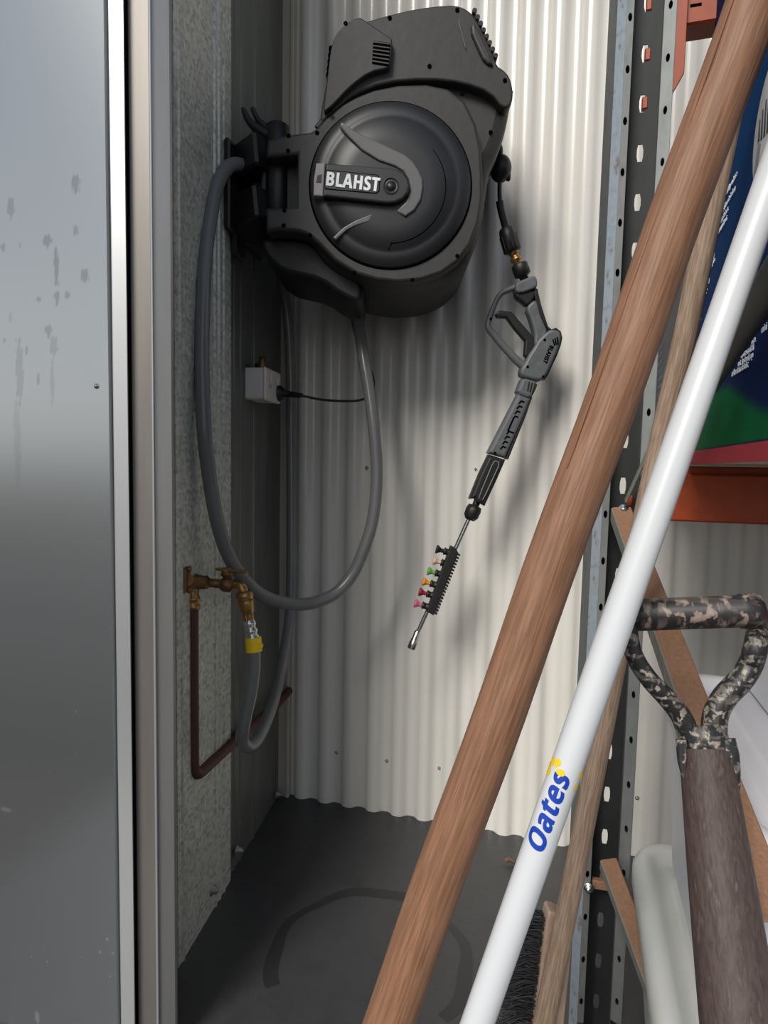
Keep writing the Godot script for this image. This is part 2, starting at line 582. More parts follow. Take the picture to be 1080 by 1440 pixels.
func build_shell() -> void:
	LW = Transform3D(Basis(Vector3.UP, 0.1504), Vector3(-0.838, 0, 0))
	# corrugated sheet: one wave every 76 mm, screws in the far valleys
	var st := mb()
	var rows := []
	for y in [0.0, 0.7, 1.4, 2.1, 2.8]:
		var row := []
		for i in 607:
			var x := -0.85 + i * 0.00475
			var w := tanh(1.5 * cos(TAU * (x + 0.6534) / 0.076)) / tanh(1.5)
			row.append(Vector3(x, y, -0.0085 * w))
		rows.append(row)
	grid(st, rows)
	boxp(st, Vector3(-0.85, 0, -0.05), Vector3(2.03, 2.8, -0.02))
	var wall := struct("wall_back", st, M.cream, "cream corrugated steel sheet wall behind the hose reel", "wall")
	var sm2 := mb()
	lathe(sm2, [[0.0005, 0.006], [0.0022, 0.0055], [0.003, 0.004], [0.003, 0.001], [0.0055, 0.001], [0.0055, 0.0]], Transform3D(Basis(Vector3.RIGHT, PI / 2), Vector3()), 12)
	sm2.generate_normals()
	var screw := sm2.commit()
	for p in [[473, 1058], [544, 1070], [618, 1080], [516, 658], [670, 660], [818, 165], [896, 1122]]:
		obj("screw", screw, M.steel, wall, Transform3D(Basis(), on_z(p[0], p[1], -0.008)))
	# floor
	st = mb()
	boxp(st, Vector3(-1.3, -0.1, -0.05), Vector3(2.1, 0, 1.9), 0.0)
	var fl := struct("floor", st, M.floor, "dark grey painted concrete floor of the alcove", "floor")
	st = mb()
	boxp(st, Vector3(-7, -0.12, 1.9), Vector3(7, -0.005, 9), 0.0)
	struct("floor", st, M.concrete, "dark asphalt yard outside the alcove", "floor")
	# stain ring on the floor
	st = mb()
	var c := on_y(520, 1345, 0.0)
	var ra := []
	var rb := []
	for i in 49:
		var a := deg_to_rad(-30.0 + 250.0 * i / 48.0)
		var r := 0.2 + 0.004 * sin(i * 0.7)
		var wdt := 0.012 + 0.003 * sin(i * 0.31)
		ra.append(c + Vector3(cos(a) * (r - wdt), 0.0006, -sin(a) * (r - wdt)))
		rb.append(c + Vector3(cos(a) * (r + wdt), 0.0006, -sin(a) * (r + wdt)))
	grid(st, [ra, rb])
	obj("stain", st, M.ring, fl)
	# left wall: two galvanised panels with pressed ribs
	var ribs_a := [[248, 0.003], [297, 0.0035], [303, 0.0035], [310, 0.003]]
	var ribs_b := [[329, 0.003], [338, 0.0035], [357, 0.003]]
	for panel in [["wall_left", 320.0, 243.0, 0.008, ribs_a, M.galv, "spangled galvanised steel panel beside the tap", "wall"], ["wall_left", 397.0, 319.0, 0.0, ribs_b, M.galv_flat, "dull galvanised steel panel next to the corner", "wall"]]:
		st = mb()
		var s0 := lws(panel[1], 900).z
		var s1 := lws(panel[2], 900).z
		if panel[2] > 300:
			s0 = 0.005
		var prof := [[s0, 0.0]]
		var ribs: Array = panel[4].duplicate()
		ribs.reverse()
		for r in ribs:
			var s := lws(r[0], 540).z
			prof.append_array([[s - 0.006, 0.0], [s - 0.002, r[1]], [s + 0.002, r[1]], [s + 0.006, 0.0]])
		prof.append([s1, 0.0])
		prof.append([s1, -0.03])
		prof.append([s0, -0.03])
		prof.append([s0, 0.0])
		var r0 := []
		var r1 := []
		for q in prof:
			r0.append(LW * Vector3(q[1] + panel[3], 0.001, q[0]))
			r1.append(LW * Vector3(q[1] + panel[3], 2.8, q[0]))
		grid(st, [r0, r1], false, [], false)
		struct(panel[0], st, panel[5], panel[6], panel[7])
	# floor bolts along the left wall
	for b in [[300, 1252], [335, 1196], [391, 1117]]:
		st = mb()
		var p := LW * (lws(b[0], b[1], 0.012))
		turned(st, [[0.013, 0.0], [0.013, 0.003], [0.009, 0.003], [0.009, 0.0105], [0.005, 0.0115], [0.005, 0.016], [0.0003, 0.0165]], Transform3D(LW.basis * Basis(Vector3.BACK, -PI / 2), p - LW.basis.x * 0.004), 6)
		var bo := obj("anchor_bolt", st, M.rack, self)
		bo.set_meta("label", {300: "nearest steel anchor bolt at the foot of the galvanised wall", 335: "middle steel anchor bolt at the foot of the galvanised wall", 391: "farthest steel anchor bolt in the foot corner of the wall"}[b[0]])
		bo.set_meta("category", "bolt")
		bo.set_meta("group", "bolts at the foot of the left wall")
	# cream folded corner trim
	st = mb()
	boxp(st, Vector3(-0.842, 0.0, -0.01), Vector3(-0.803, 2.8, 0.014), 0.002)
	boxp(st, Vector3(-0.812, 0.0, 0.010), Vector3(-0.801, 2.8, 0.018), 0.002)
	struct("trim_1", st, M.cream_trim, "cream folded steel corner trim left of the corrugated wall", "trim")
	# unseen roof over the recess, its depth set to shade the upper wall
	st = mb()
	boxp(st, Vector3(-1.3, 2.9, -0.1), Vector3(2.14, 2.98, 0.68))
	struct("shading_ceiling", st, M.galv_flat, "unseen steel roof sheet over the alcove, sized to shade the upper wall", "shading_ceiling")

func plan(px: float, depth: float) -> Vector3:
	var p := at(px, 720, depth)
	return Vector3(p.x, 0, p.z)

func column(st: SurfaceTool, pts: Array, y0 := 0.0, y1 := 2.8) -> void:
	var r0 := []
	var r1 := []
	for p in pts:
		r0.append(p + Vector3.UP * y0)
		r1.append(p + Vector3.UP * y1)
	grid(st, [r0, r1], false, [], false)

func build_jamb() -> void:
	# metal sheet that faces the camera, left of the recess
	var e := plan(155, 1.015)
	var far := e + Vector3(-2.2, 0, 0.0)
	var st := mb()
	quad(st, far, e, e + Vector3.UP * 2.8, far + Vector3.UP * 2.8, Vector3.BACK)
	quad(st, e, e + Vector3(0, 0, -0.03), e + Vector3(0, 2.8, -0.03), e + Vector3(0, 2.8, 0), Vector3.RIGHT)
	boxp(st, Vector3(far.x, 0, e.z - 0.06), Vector3(e.x - 0.001, 2.8, e.z - 0.002), 0.0)
	# uv: x and y of the sheet; marks of dirt drawn at their places
	var im := Image.create(512, 2048, false, Image.FORMAT_RGB8)
	im.fill(rgb8(176, 180, 182))
	var marks := [[106, 257, 6, 14, 0.16], [15, 292, 5, 15, 0.14], [106, 324, 4, 7, 0.14], [66, 338, 6, 10, 0.17], [79, 375, 3.5, 28, 0.18], [80, 418, 4, 10, 0.16], [119, 387, 6, 9, 0.17], [94, 415, 3.5, 6, 0.14], [54, 421, 3, 4, 0.14], [4, 348, 4, 6, 0.14], [28, 345, 2, 4, 0.1], [68, 465, 5, 9, 0.15], [75, 487, 6, 14, 0.1], [27, 520, 5.5, 45, 0.1], [37, 492, 2, 7, 0.14], [53, 532, 2.5, 8, 0.13], [73, 535, 3, 30, 0.08], [24, 620, 5, 60, 0.06], [6, 478, 2.5, 4, 0.1], [14, 446, 3, 8, 0.07], [8, 1138, 8, 3, -0.25], [60, 1330, 1, 1, -0.5], [66, 1352, 1, 1, -0.5], [140, 1338, 2, 3, -0.3], [158, 1340, 1, 2, -0.4], [52, 1430, 3, 8, -0.3], [106, 1000, 1, 3, -0.3], [106, 1062, 1, 1, -0.4], [70, 1085, 1, 1, -0.3], [44, 1345, 1, 1, -0.5], [112, 1345, 1, 1, -0.4], [154, 1372, 1, 1, -0.5], [150, 1320, 1.5, 2, -0.4]]
	var rng := RandomNumberGenerator.new()
	rng.seed = 5
	for k in marks:
		var w := on_z(k[0], k[1], e.z)
		var w2 := on_z(k[0] + k[2], k[1], e.z)
		var w3 := on_z(k[0], k[1] + k[3], e.z)
		var cx := (w.x - (e.x - 0.6)) / 0.6 * 512.0
		var cy := (1.0 - w.y / 2.4) * 2048.0
		var rx := absf(w2.x - w.x) / 0.6 * 512.0
		var ry := absf(w3.y - w.y) / 2.4 * 2048.0
		for iy in range(int(cy - ry * 1.6), int(cy + ry * 1.6) + 1):
			for ix in range(int(cx - rx * 1.6), int(cx + rx * 1.6) + 1):
				if ix < 0 or iy < 0 or ix > 511 or iy > 2047:
					continue
				var d := Vector2((ix - cx) / rx, (iy - cy) / ry).length() + 0.18 * sin(ix * 0.9 + iy * 0.17) + 0.12 * sin(iy * 0.43)
				var f := clampf(1.0 - smoothstep(0.75, 1.15, d), 0.0, 1.0) * 0.8 * k[4] as float
				var c := im.get_pixel(ix, iy)
				im.set_pixel(ix, iy, Color(c.r * (1.0 - f), c.g * (1.0 - f), c.b * (1.0 - f)))
	M.sheet.albedo_texture = ImageTexture.create_from_image(im)
	M.sheet.texture_repeat = true
	M.sheet.uv1_scale = Vector3(1.0 / 0.6, -1.0 / 2.4, 1)
	M.sheet.uv1_offset = Vector3(-(e.x - 0.6) / 0.6, 1.0, 0)
	var door := struct("door_1", st, M.sheet, "blank grey metal sheet with water marks at the left edge", "door")
	st = mb()
	turned(st, [[0.0005, 0.0035], [0.0018, 0.003], [0.0022, 0.0015], [0.0042, 0.0012], [0.0045, 0.0]], Transform3D(Basis(Vector3.RIGHT, PI / 2), on_z(136, 543, e.z)), 14)
	obj("rivet", st, M.steel, door)
	# dark gap, white strip, beige strip, bright bead, grey strip
	st = mb()
	column(st, [plan(150, 1.047), plan(236, 1.077)])  # one dark sheet behind the strips, seen in the gaps
	struct("trim_2", st, M.gap, "dark backing in the grooves of the door jamb", "trim")
	st = mb()
	column(st, [plan(161.5, 1.045), plan(161.0, 1.013), plan(162, 1.011), plan(181, 1.011), plan(182, 1.013), plan(182.5, 1.050)])
	struct("trim_3", st, M.jamb_white, "bright white aluminium strip of the door jamb", "trim")
	st = mb()
	column(st, [plan(187, 1.050), plan(187, 1.027), plan(188, 1.025), plan(214, 1.025), plan(214.5, 1.035)])
	struct("trim_4", st, M.jamb_beige, "dull beige aluminium strip of the door jamb", "trim")
	st = mb()
	var arc := []
	for i in 9:
		var a := PI * i / 8.0
		arc.append(plan(216.2 - cos(a) * 2.3, 1.027 - 0.006 * sin(a)))
	column(st, arc)
	struct("trim_5", st, M.jamb_white, "thin bright bead of the door jamb", "trim")
	st = mb()
	column(st, [plan(218.2, 1.040), plan(218.6, 1.026), plan(242, 1.037), plan(245, 1.041), plan(245.8, 1.115), plan(245.8, 1.30)])
	struct("trim_6", st, M.jamb_grey, "grey aluminium strip of the door jamb beside the galvanised wall", "trim")

# ---------------------------------------------------------------- pallet rack
const POST_Z := 0.62
const BOX_X := 0.168

func build_rack() -> void:
	var rack := thing("pallet_rack", "galvanised pallet rack with slotted post, rusty braces and orange beams", "rack")
	# profile of the post, read at one height, in plan
	var dz := {"a": -0.028, "b": 0.006, "c": 0.016, "d": 0.014, "e": -0.03, "f": -0.03, "g": 0.006, "h": 0.014}
	var px := {"a": 844.5, "b": 856.0, "c": 869.0, "d": 879.0, "e": 876.0, "f": 918.5, "g": 921.0, "h": 938.0}
	var p := {}
	for k in px:
		var v := on_z(px[k], 300, POST_Z + dz[k])
		p[k] = Vector3(v.x - 0.0015, 0, v.z)
	var post := Node3D.new()
	var y0 := 0.0
	var top := 2.6
	# pitch of the slots from the highest and the lowest seen
	var ya := on_z(910, 75, POST_Z + dz.e).y
	var yb := on_z(847, 1352, POST_Z + dz.e).y
	var step := (ya - yb) / 20.0
	var lean := Transform3D(Basis(Vector3.BACK, -0.006), Vector3.ZERO)
	var foot: Vector3 = p.e
	lean.origin = Vector3(foot.x, 1.45, foot.z) - lean.basis * Vector3(foot.x, 1.45, foot.z)
	var st := mb()
	var slot := PackedVector2Array([Vector2(-0.0032, -0.0135), Vector2(0.0032, -0.0135), Vector2(0.0049, -0.005), Vector2(0.0049, 0.005), Vector2(0.0032, 0.0135), Vector2(-0.0032, 0.0135), Vector2(-0.0049, 0.005), Vector2(-0.0049, -0.005)])
	var first := ya - step * 21.5
	while first > step:
		first -= step
	var count := int((top - first) / step)
	var we: Vector3 = p.f - p.e
	holed(st, (p.e + p.f) * 0.5, we.normalized(), we.length() * 1.9, first, step, count, slot, 0.002)
	quad(st, p.e, p.f, p.f + Vector3.UP * first, p.e + Vector3.UP * first, Vector3.BACK)
	var web := obj("slotted_web", st, M.rack_shaded, rack, lean)
	web.set_meta("label", "recessed galvanised web with long hexagonal slots, shade painted into its colour")
	st = mb()
	var hole := circle2(Vector2.ZERO, 0.0032, 10, 0.0065)
	var wc: Vector3 = p.d - p.c
	holed(st, (p.c + p.d) * 0.5, wc.normalized(), wc.length(), first + step * 0.4, step, count, hole, 0.002)
	var wg: Vector3 = p.h - p.g
	holed(st, (p.g + p.h) * 0.5, wg.normalized(), wg.length(), first + step * 0.55, step, count, hole, 0.002)
	for q in [["d", "e"], ["f", "g"]]:
		quad(st, p[q[0]], p[q[1]], p[q[1]] + Vector3.UP * top, p[q[0]] + Vector3.UP * top, Vector3.BACK)
	obj("flange", st, M.rack, rack, lean)
	st = mb()
	column(st, [p.a + Vector3(0.0, 0, -0.02), p.a, p.b], y0, top)
	obj("flange", st, M.rack, rack, lean)
	st = mb()
	column(st, [p.b, p.c], y0, top)
	var lip := obj("flange", st, M.rack_skylit, rack, lean)
	lip.set_meta("label", "bevel of the post with pale blue skylight painted into its colour")
	post.free()
	# bolts of the braces through the post
	for b in [[877, 716], [828, 1248]]:
		st = mb()
		turned(st, [[0.009, 0.0], [0.009, 0.002], [0.0065, 0.002], [0.0065, 0.007], [0.004, 0.007], [0.004, 0.011], [0.0003, 0.011]], Transform3D(Basis(Vector3.RIGHT, PI / 2) * Basis(Vector3.UP, 0.3), on_z(b[0], b[1], POST_Z + 0.016)), 6)
		obj("bolt", st, M.steel, rack)
	# diagonal braces run in depth from the rear post to the front post
	var bx: float = (p.e as Vector3).x + 0.012
	for d in [[Vector3(877, 722, POST_Z + 0.03), Vector2(1050, 1180), 0.098, 0.029], [Vector3(862, 1224, POST_Z + 0.03), Vector2(928, 1400), 0.085, 0.026]]:
		var v: Vector3 = d[0]
		var a := on_z(v.x, v.y, v.z)
		var b := at(d[1].x, d[1].y, 0.53 if v.y < 1000.0 else 0.90)
		b = a + (b - a) * 1.12
		a = a - (b - a).normalized() * 0.02
		var dir := (b - a).normalized()
		var side := dir.cross(Vector3.RIGHT).normalized()
		if side.y > 0.0:
			side = -side
		var wx := (Vector3.RIGHT - dir * dir.x).normalized()
		st = mb()
		bar(st, a, b, 0.003, d[3], wx)
		var br := obj("brace", st, M.rust, rack)
		br.set_meta("label", "rusty brown diagonal brace")
		st = mb()
		bar(st, a + side * 0.012 - wx * d[3] * 0.5, b + side * 0.012 - wx * d[3] * 0.5, 0.024, 0.003, wx)
		obj("brace_flange", st, M.rust_grey, br)
	st = mb()
	bar(st, on_z(832, 1241, POST_Z + 0.0), on_z(864, 1246, POST_Z + 0.0), 0.016, 0.012, Vector3.BACK)
	obj("spacer", st, M.rust, rack)
	st = mb()
	bar(st, on_z(880, 705, POST_Z - 0.01), on_z(922, 612, POST_Z + 0.06), 0.012, 0.004, Vector3.RIGHT)
	obj("brace", st, M.rust_grey, rack)
	# beams with their end plates and tabs
	var yt := on_z(1000, 656, POST_Z).y
	var yl := on_z(1000, 735, POST_Z).y
	st = mb()
	var x0: float = (p.h as Vector3).x + 0.004
	boxp(st, Vector3(x0, yl, POST_Z - 0.045), Vector3(2.0, yt - 0.012, POST_Z), 0.003)
	boxp(st, Vector3(x0, yt - 0.013, POST_Z - 0.045), Vector3(2.0, yt, POST_Z - 0.012), 0.002)
	var beam := obj("beam", st, M.orange, rack)
	beam.set_meta("label", "orange beam under the red-edged board")
	st = mb()
	boxp(st, Vector3(x0 - 0.003, yl - 0.05, POST_Z - 0.055), Vector3(x0 + 0.003, yt + 0.05, POST_Z + 0.01), 0.001)
	obj("end_plate", st, M.orange, beam)
	var y2 := on_z(990, 31, POST_Z).y
	st = mb()
	var lean_x := on_z(960, 20, POST_Z).x
	boxp(st, Vector3(lean_x, y2, POST_Z - 0.045), Vector3(2.0, y2 + 0.09, POST_Z), 0.003)
	var beam2 := obj("beam", st, M.orange, rack)
	beam2.set_meta("label", "upper orange beam at the top of the photo")
	st = mb()
	boxp(st, Vector3(lean_x + 0.010, y2 + 0.024, POST_Z - 0.002), Vector3(lean_x + 0.026, y2 + 0.029, POST_Z + 0.0006), 0.0005)
	obj("slot", st, M.hole, beam2)
	# the upper end plate: an upright orange angle with a slanted foot
	var ea := on_z(951, 0, POST_Z)
	var eb := on_z(967, 0, POST_Z)
	var ye := on_z(948, 143, POST_Z).y
	var ye2 := on_z(962, 117, POST_Z).y
	st = mb()
	slab(st, PackedVector2Array([Vector2(ea.x - 0.004, ye), Vector2(eb.x - 0.006, ye2), Vector2(eb.x - 0.001, ye2 + 0.01), Vector2(eb.x, y2 + 0.12), Vector2(ea.x - 0.002, y2 + 0.12)]), POST_Z + 0.012, POST_Z + 0.006, 0.001)
	slab(st, PackedVector2Array([Vector2(ea.x - 0.005, ye), Vector2(ea.x - 0.001, ye), Vector2(ea.x + 0.001, y2 + 0.12), Vector2(ea.x - 0.003, y2 + 0.12)]), POST_Z + 0.011, POST_Z - 0.05, 0.001)
	obj("end_plate", st, M.orange, beam2)
	# hooks of the beams seen in the slots
	for q in [[912, 8, beam2], [910, 78, beam2], [906, 146, beam2], [885, 703, beam]]:
		st = mb()
		var v := on_z(q[0], q[1], POST_Z + dz.e - 0.004)
		boxp(st, v + Vector3(-0.004, -0.011, -0.004), v + Vector3(0.005, 0.008, 0.007), 0.0015)
		obj("hook", st, M.orange, q[2])

func build_shelf_goods() -> void:
	# shelf board
	var yt := on_z(1000, 656, POST_Z).y + 0.003
	var th := 0.019
	var st := mb()
	boxp(st, Vector3(BOX_X + 0.003, yt, 0.025), Vector3(1.9, yt + th, 1.28), 0.001)
	var b := thing("shelf_board", "pale shelf board with a bright red painted edge on the orange beam", "board")
	obj("board", st, M.board, b)
	st = mb()
	boxp(st, Vector3(BOX_X - 0.0005, yt, 0.025), Vector3(BOX_X + 0.003, yt + th, 1.28), 0.0005)
	var ed := obj("edge", st, M.red_edge, b)
	ed.set_meta("label", "bright red painted edge")
	# carton: its left face runs in depth
	var y0 := yt + th + 0.001
	var h := 0.80
	var c := thing("carton", "blue and green printed carton on the red-edged shelf board", "carton")
	var im := Image.create(512, 512, false, Image.FORMAT_RGB8)
	for iy in 512:
		for ix in 512:
			var z := 0.61 + 0.64 * ix / 511.0
			var y := h * (1.0 - iy / 511.0)
			var green := 0.015 + 0.05 * smoothstep(1.06, 0.80, z) + 0.10 * smoothstep(0.8, 0.4, z)
			var col := rgb8(4, 60, 112).lerp(rgb8(14, 38, 90), smoothstep(0.28, 0.12, y))
			col = col.lerp(rgb8(2, 66, 112), 0.6 * smoothstep(0.25, 0.45, y))
			var edge := 0.46 + 0.3 * (z - 0.85)
			if y > edge:
				col = rgb8(6, 34, 84)  # shadow over the upper part of the face, painted in as navy
			col = col.lerp(rgb8(18, 116, 66), smoothstep(green + 0.02, green, y))
			im.set_pixel(ix, iy, col)
	var m := mat(Color.WHITE, 0.7, 0.0, 0.2)
	m.albedo_texture = ImageTexture.create_from_image(im)
	st = mb()
	boxp(st, Vector3(BOX_X + 0.006, y0, 0.61), Vector3(0.80, y0 + h, 1.25), 0.002)
	obj("body", st, mat(rgb8(20, 54, 98), 0.5), c)
	st = mb()
	var q := []
	for k in [[0.612, 0.0, 0, 1], [1.248, 0.0, 1, 1], [1.248, 1.0, 1, 0], [0.612, 0.0, 0, 1], [1.248, 1.0, 1, 0], [0.612, 1.0, 0, 0]]:
		st.set_smooth_group(-1)
		st.set_uv(Vector2(k[2], k[3]))
		st.add_vertex(Vector3(BOX_X + 0.0055, y0 + 0.002 + (h - 0.004) * k[1], k[0]))
	obj("print", st, m, c)
	# lines of print; text runs towards the camera on the left face
	var face := Basis(Vector3.BACK, Vector3.UP, Vector3.LEFT)
	var lines := [["installation until you have", 1010, 292], ["to the QR code below", 1012, 303], ["does not cover defects", 1003, 329], ["modification without", 1003, 338], ["ak", 999, 359], ["product may", 994, 374], ["date safety pro", 993, 383], ["or territory", 989, 405], ["d, working", 987, 414], ["a more info", 985, 422], ["ghts, plea", 981, 433], ["ie more", 981, 445], ["with the", 980, 454], ["warran", 975, 465], ["repai", 974, 479], ["be s", 971, 488], ["mini", 1071, 464], ["nce.", 1057, 480], ["ut the roof til", 1042, 500], ["ust. Instead, op", 1038, 512], ["a Sheet for details:", 1029, 526], ["an", 987, 587]]
	for l in lines:
		var a := on_x(l[1], l[2], BOX_X + 0.0045)
		var t := letters(l[0], 0.0068, 0.0008, false)
		t.horizontal_alignment = HORIZONTAL_ALIGNMENT_LEFT
		obj("lettering", t, M.navy_text, c, Transform3D(face, a))
	# the smaller carton behind it
	var c2 := thing("carton", "dark navy carton with small grey print behind the big blue carton", "carton")
	var top2 := on_x(952, 330, BOX_X).y
	st = mb()
	boxp(st, Vector3(BOX_X + 0.006, y0, 0.03), Vector3(0.7, top2, 0.60), 0.002)
	obj("body", st, mat(rgb8(26, 38, 62), 0.5), c2)
	var v := on_x(928, 457, BOX_X + 0.0054)
	var tv := letters("VELS", 0.016, 0.0008, false)
	tv.horizontal_alignment = HORIZONTAL_ALIGNMENT_LEFT
	obj("lettering", tv, M.grey_text, c2, Transform3D(face, v))
	for i in 11:
		var t := letters(["the product must be kept", "in a dry and level place", "with care at all times"][i % 3], 0.0065, 0.0008, false)
		t.horizontal_alignment = HORIZONTAL_ALIGNMENT_LEFT
		obj("lettering", t, M.grey_text, c2, Transform3D(face, on_x(925.5, 472 + i * 10.5, BOX_X + 0.0054)))
	# round picture: pale disc with a dark striped cowl drawn on it
	var pc := on_x(1085, 172, BOX_X + 0.004)
	st = mb()
	slab(st, circle2(Vector2.ZERO, 0.066, 40), 0.001, 0.0, 0.0, Transform3D(face, pc))
	obj("picture", st, mat(rgb8(206, 208, 208), 0.5), c)
	st = mb()
	for i in 9:
		var x := -0.045 + i * 0.011
		slab(st, PackedVector2Array([Vector2(x, 0.004 - 0.01 * cos(x * 30)), Vector2(x + 0.006, 0.004 - 0.01 * cos(x * 30)), Vector2(x + 0.004, 0.042 - absf(x) * 0.4), Vector2(x + 0.001, 0.042 - absf(x) * 0.4)]), 0.0016, 0.001, 0.0, Transform3D(face, pc))
	obj("picture_stripes", st, M.black, c)
	st = mb()
	slab(st, PackedVector2Array([Vector2(-0.056, -0.03), Vector2(-0.045, -0.045), Vector2(-0.03, -0.006), Vector2(-0.042, 0.0)]), 0.0016, 0.001, 0.0, Transform3D(face, pc))
	obj("picture_panel", st, mat(rgb8(150, 152, 154), 0.5), c)

func tub(called: String, label: String, m: Material, lo: Vector3, hi: Vector3, taper: float, rim: float) -> Node3D:
	var t := thing(called, label, "tub", Transform3D(Basis(), Vector3((lo.x + hi.x) * 0.5, lo.y, (lo.z + hi.z) * 0.5)))
	var w := (hi.x - lo.x) * 0.5
	var d := (hi.z - lo.z) * 0.5
	var hh := hi.y - lo.y
	var ring := func(gx: float, gz: float, y: float, r: float) -> Array:
		var out := []
		for cnr in 4:
			var sx: float = [1, -1, -1, 1][cnr]
			var sz: float = [1, 1, -1, -1][cnr]
			for i in 7:
				var a := PI / 2 * (cnr + i / 6.0)
				out.append(Vector3(sx * (gx - r) + cos(a) * r, y, sz * (gz - r) + sin(a) * r))
		return out
	var st := mb()
	grid(st, [ring.call(w - taper - 0.02, d - taper - 0.02, 0.0, 0.04), ring.call(w - taper - 0.004, d - taper - 0.004, 0.004, 0.055), ring.call(w - taper, d - taper, 0.02, 0.06), ring.call(w, d, hh - 0.035, 0.06)], true)
	var base: Array = ring.call(w - taper - 0.02, d - taper - 0.02, 0.0, 0.04)
	for k in base.size():
		tri(st, Vector3.ZERO, base[k], base[(k + 1) % base.size()], Vector3.DOWN)
	obj("body", st, m, t)
	st = mb()
	var o := rim
	var prof := [[0.0, hh - 0.045], [o, hh - 0.045], [o + 0.002, hh - 0.04], [o + 0.002, hh - 0.014], [o - 0.004, hh - 0.004], [o - 0.012, hh], [-0.012, hh], [-0.022, hh - 0.003], [-0.03, hh - 0.016], [-0.045, hh - 0.018]]
	var rows := []
	for q in prof:
		rows.append(ring.call(w + q[0], d + q[0], q[1], max(0.02, 0.065 + q[0])))
	# raised panel in the middle of the lid
	for q in [[-0.05, hh - 0.017], [-0.056, hh - 0.004], [-0.066, hh - 0.001]]:
		rows.append(ring.call(w + q[0], d + q[0], q[1], 0.04))
	grid(st, rows, true)
	var last: Array = rows[-1]
	for k in last.size():
		tri(st, Vector3(0, hh - 0.001, 0), last[k], last[(k + 1) % last.size()], Vector3.UP)
	obj("lid", st, m, t)
	return t

func build_tubs() -> void:
	# lower tub on the floor under the shelf, the upper one stands on its lid
	var ylid := on_z(930, 1210, 0.66).y
	var far_left := on_z(888, 1230, 0.62)
	tub("storage_tub", "low greyish white storage tub with stepped lid on the floor", M.tub_old, Vector3(far_left.x + 0.004, 0.001, 0.60), Vector3(0.62, ylid, 1.18), 0.03, 0.006)
	var a := on_z(948, 1240, 0.72)
	var y1 := on_z(960, 985, 0.72).y
	tub("storage_tub", "taller white plastic storage tub standing on the low tub's lid", M.tub, Vector3(a.x - 0.012, ylid + 0.001, 0.62), Vector3(0.66, y1 + 0.015, 1.13), 0.012, 0.008)
	var st := mb()
	var r := on_z(1072, 858, 0.66)
	boxp(st, Vector3(r.x - 0.02, r.y - 0.004, 0.655), Vector3(0.9, r.y + 0.003, 0.665), 0.001)
	boxp(st, Vector3(r.x - 0.02, y1 + 0.016, 0.65), Vector3(0.9, r.y - 0.0042, 0.67), 0.001)
	var box2 := thing("red_rimmed_box", "white box with a thin red rim standing on the upper tub", "box")
	st = mb()
	boxp(st, Vector3(r.x - 0.02, y1 + 0.016, 0.66), Vector3(0.62, r.y - 0.006, 0.84), 0.004)
	obj("body", st, M.tub, box2)
	st = mb()
	boxp(st, Vector3(r.x - 0.022, r.y - 0.006, 0.658), Vector3(0.622, r.y + 0.001, 0.842), 0.001)
	obj("rim", st, M.red_strip, box2)

# ---------------------------------------------------------------- hose reel
var RF := Transform3D()
const REEL_D := 1.40

func rl(px: float, py: float, z := 0.0) -> Vector3:
	return inf(px, py, RF, z)

func rslab(list: Array, front: float, back: float, bev: float, rounds := 0, back_bev := 0.0) -> SurfaceTool:
	var st := mb()
	var p := inf2(list, RF, front)
	if rounds:
		p = smooth2(p, rounds)
	slab(st, p, front, back, bev, Transform3D(), back_bev)
	return st

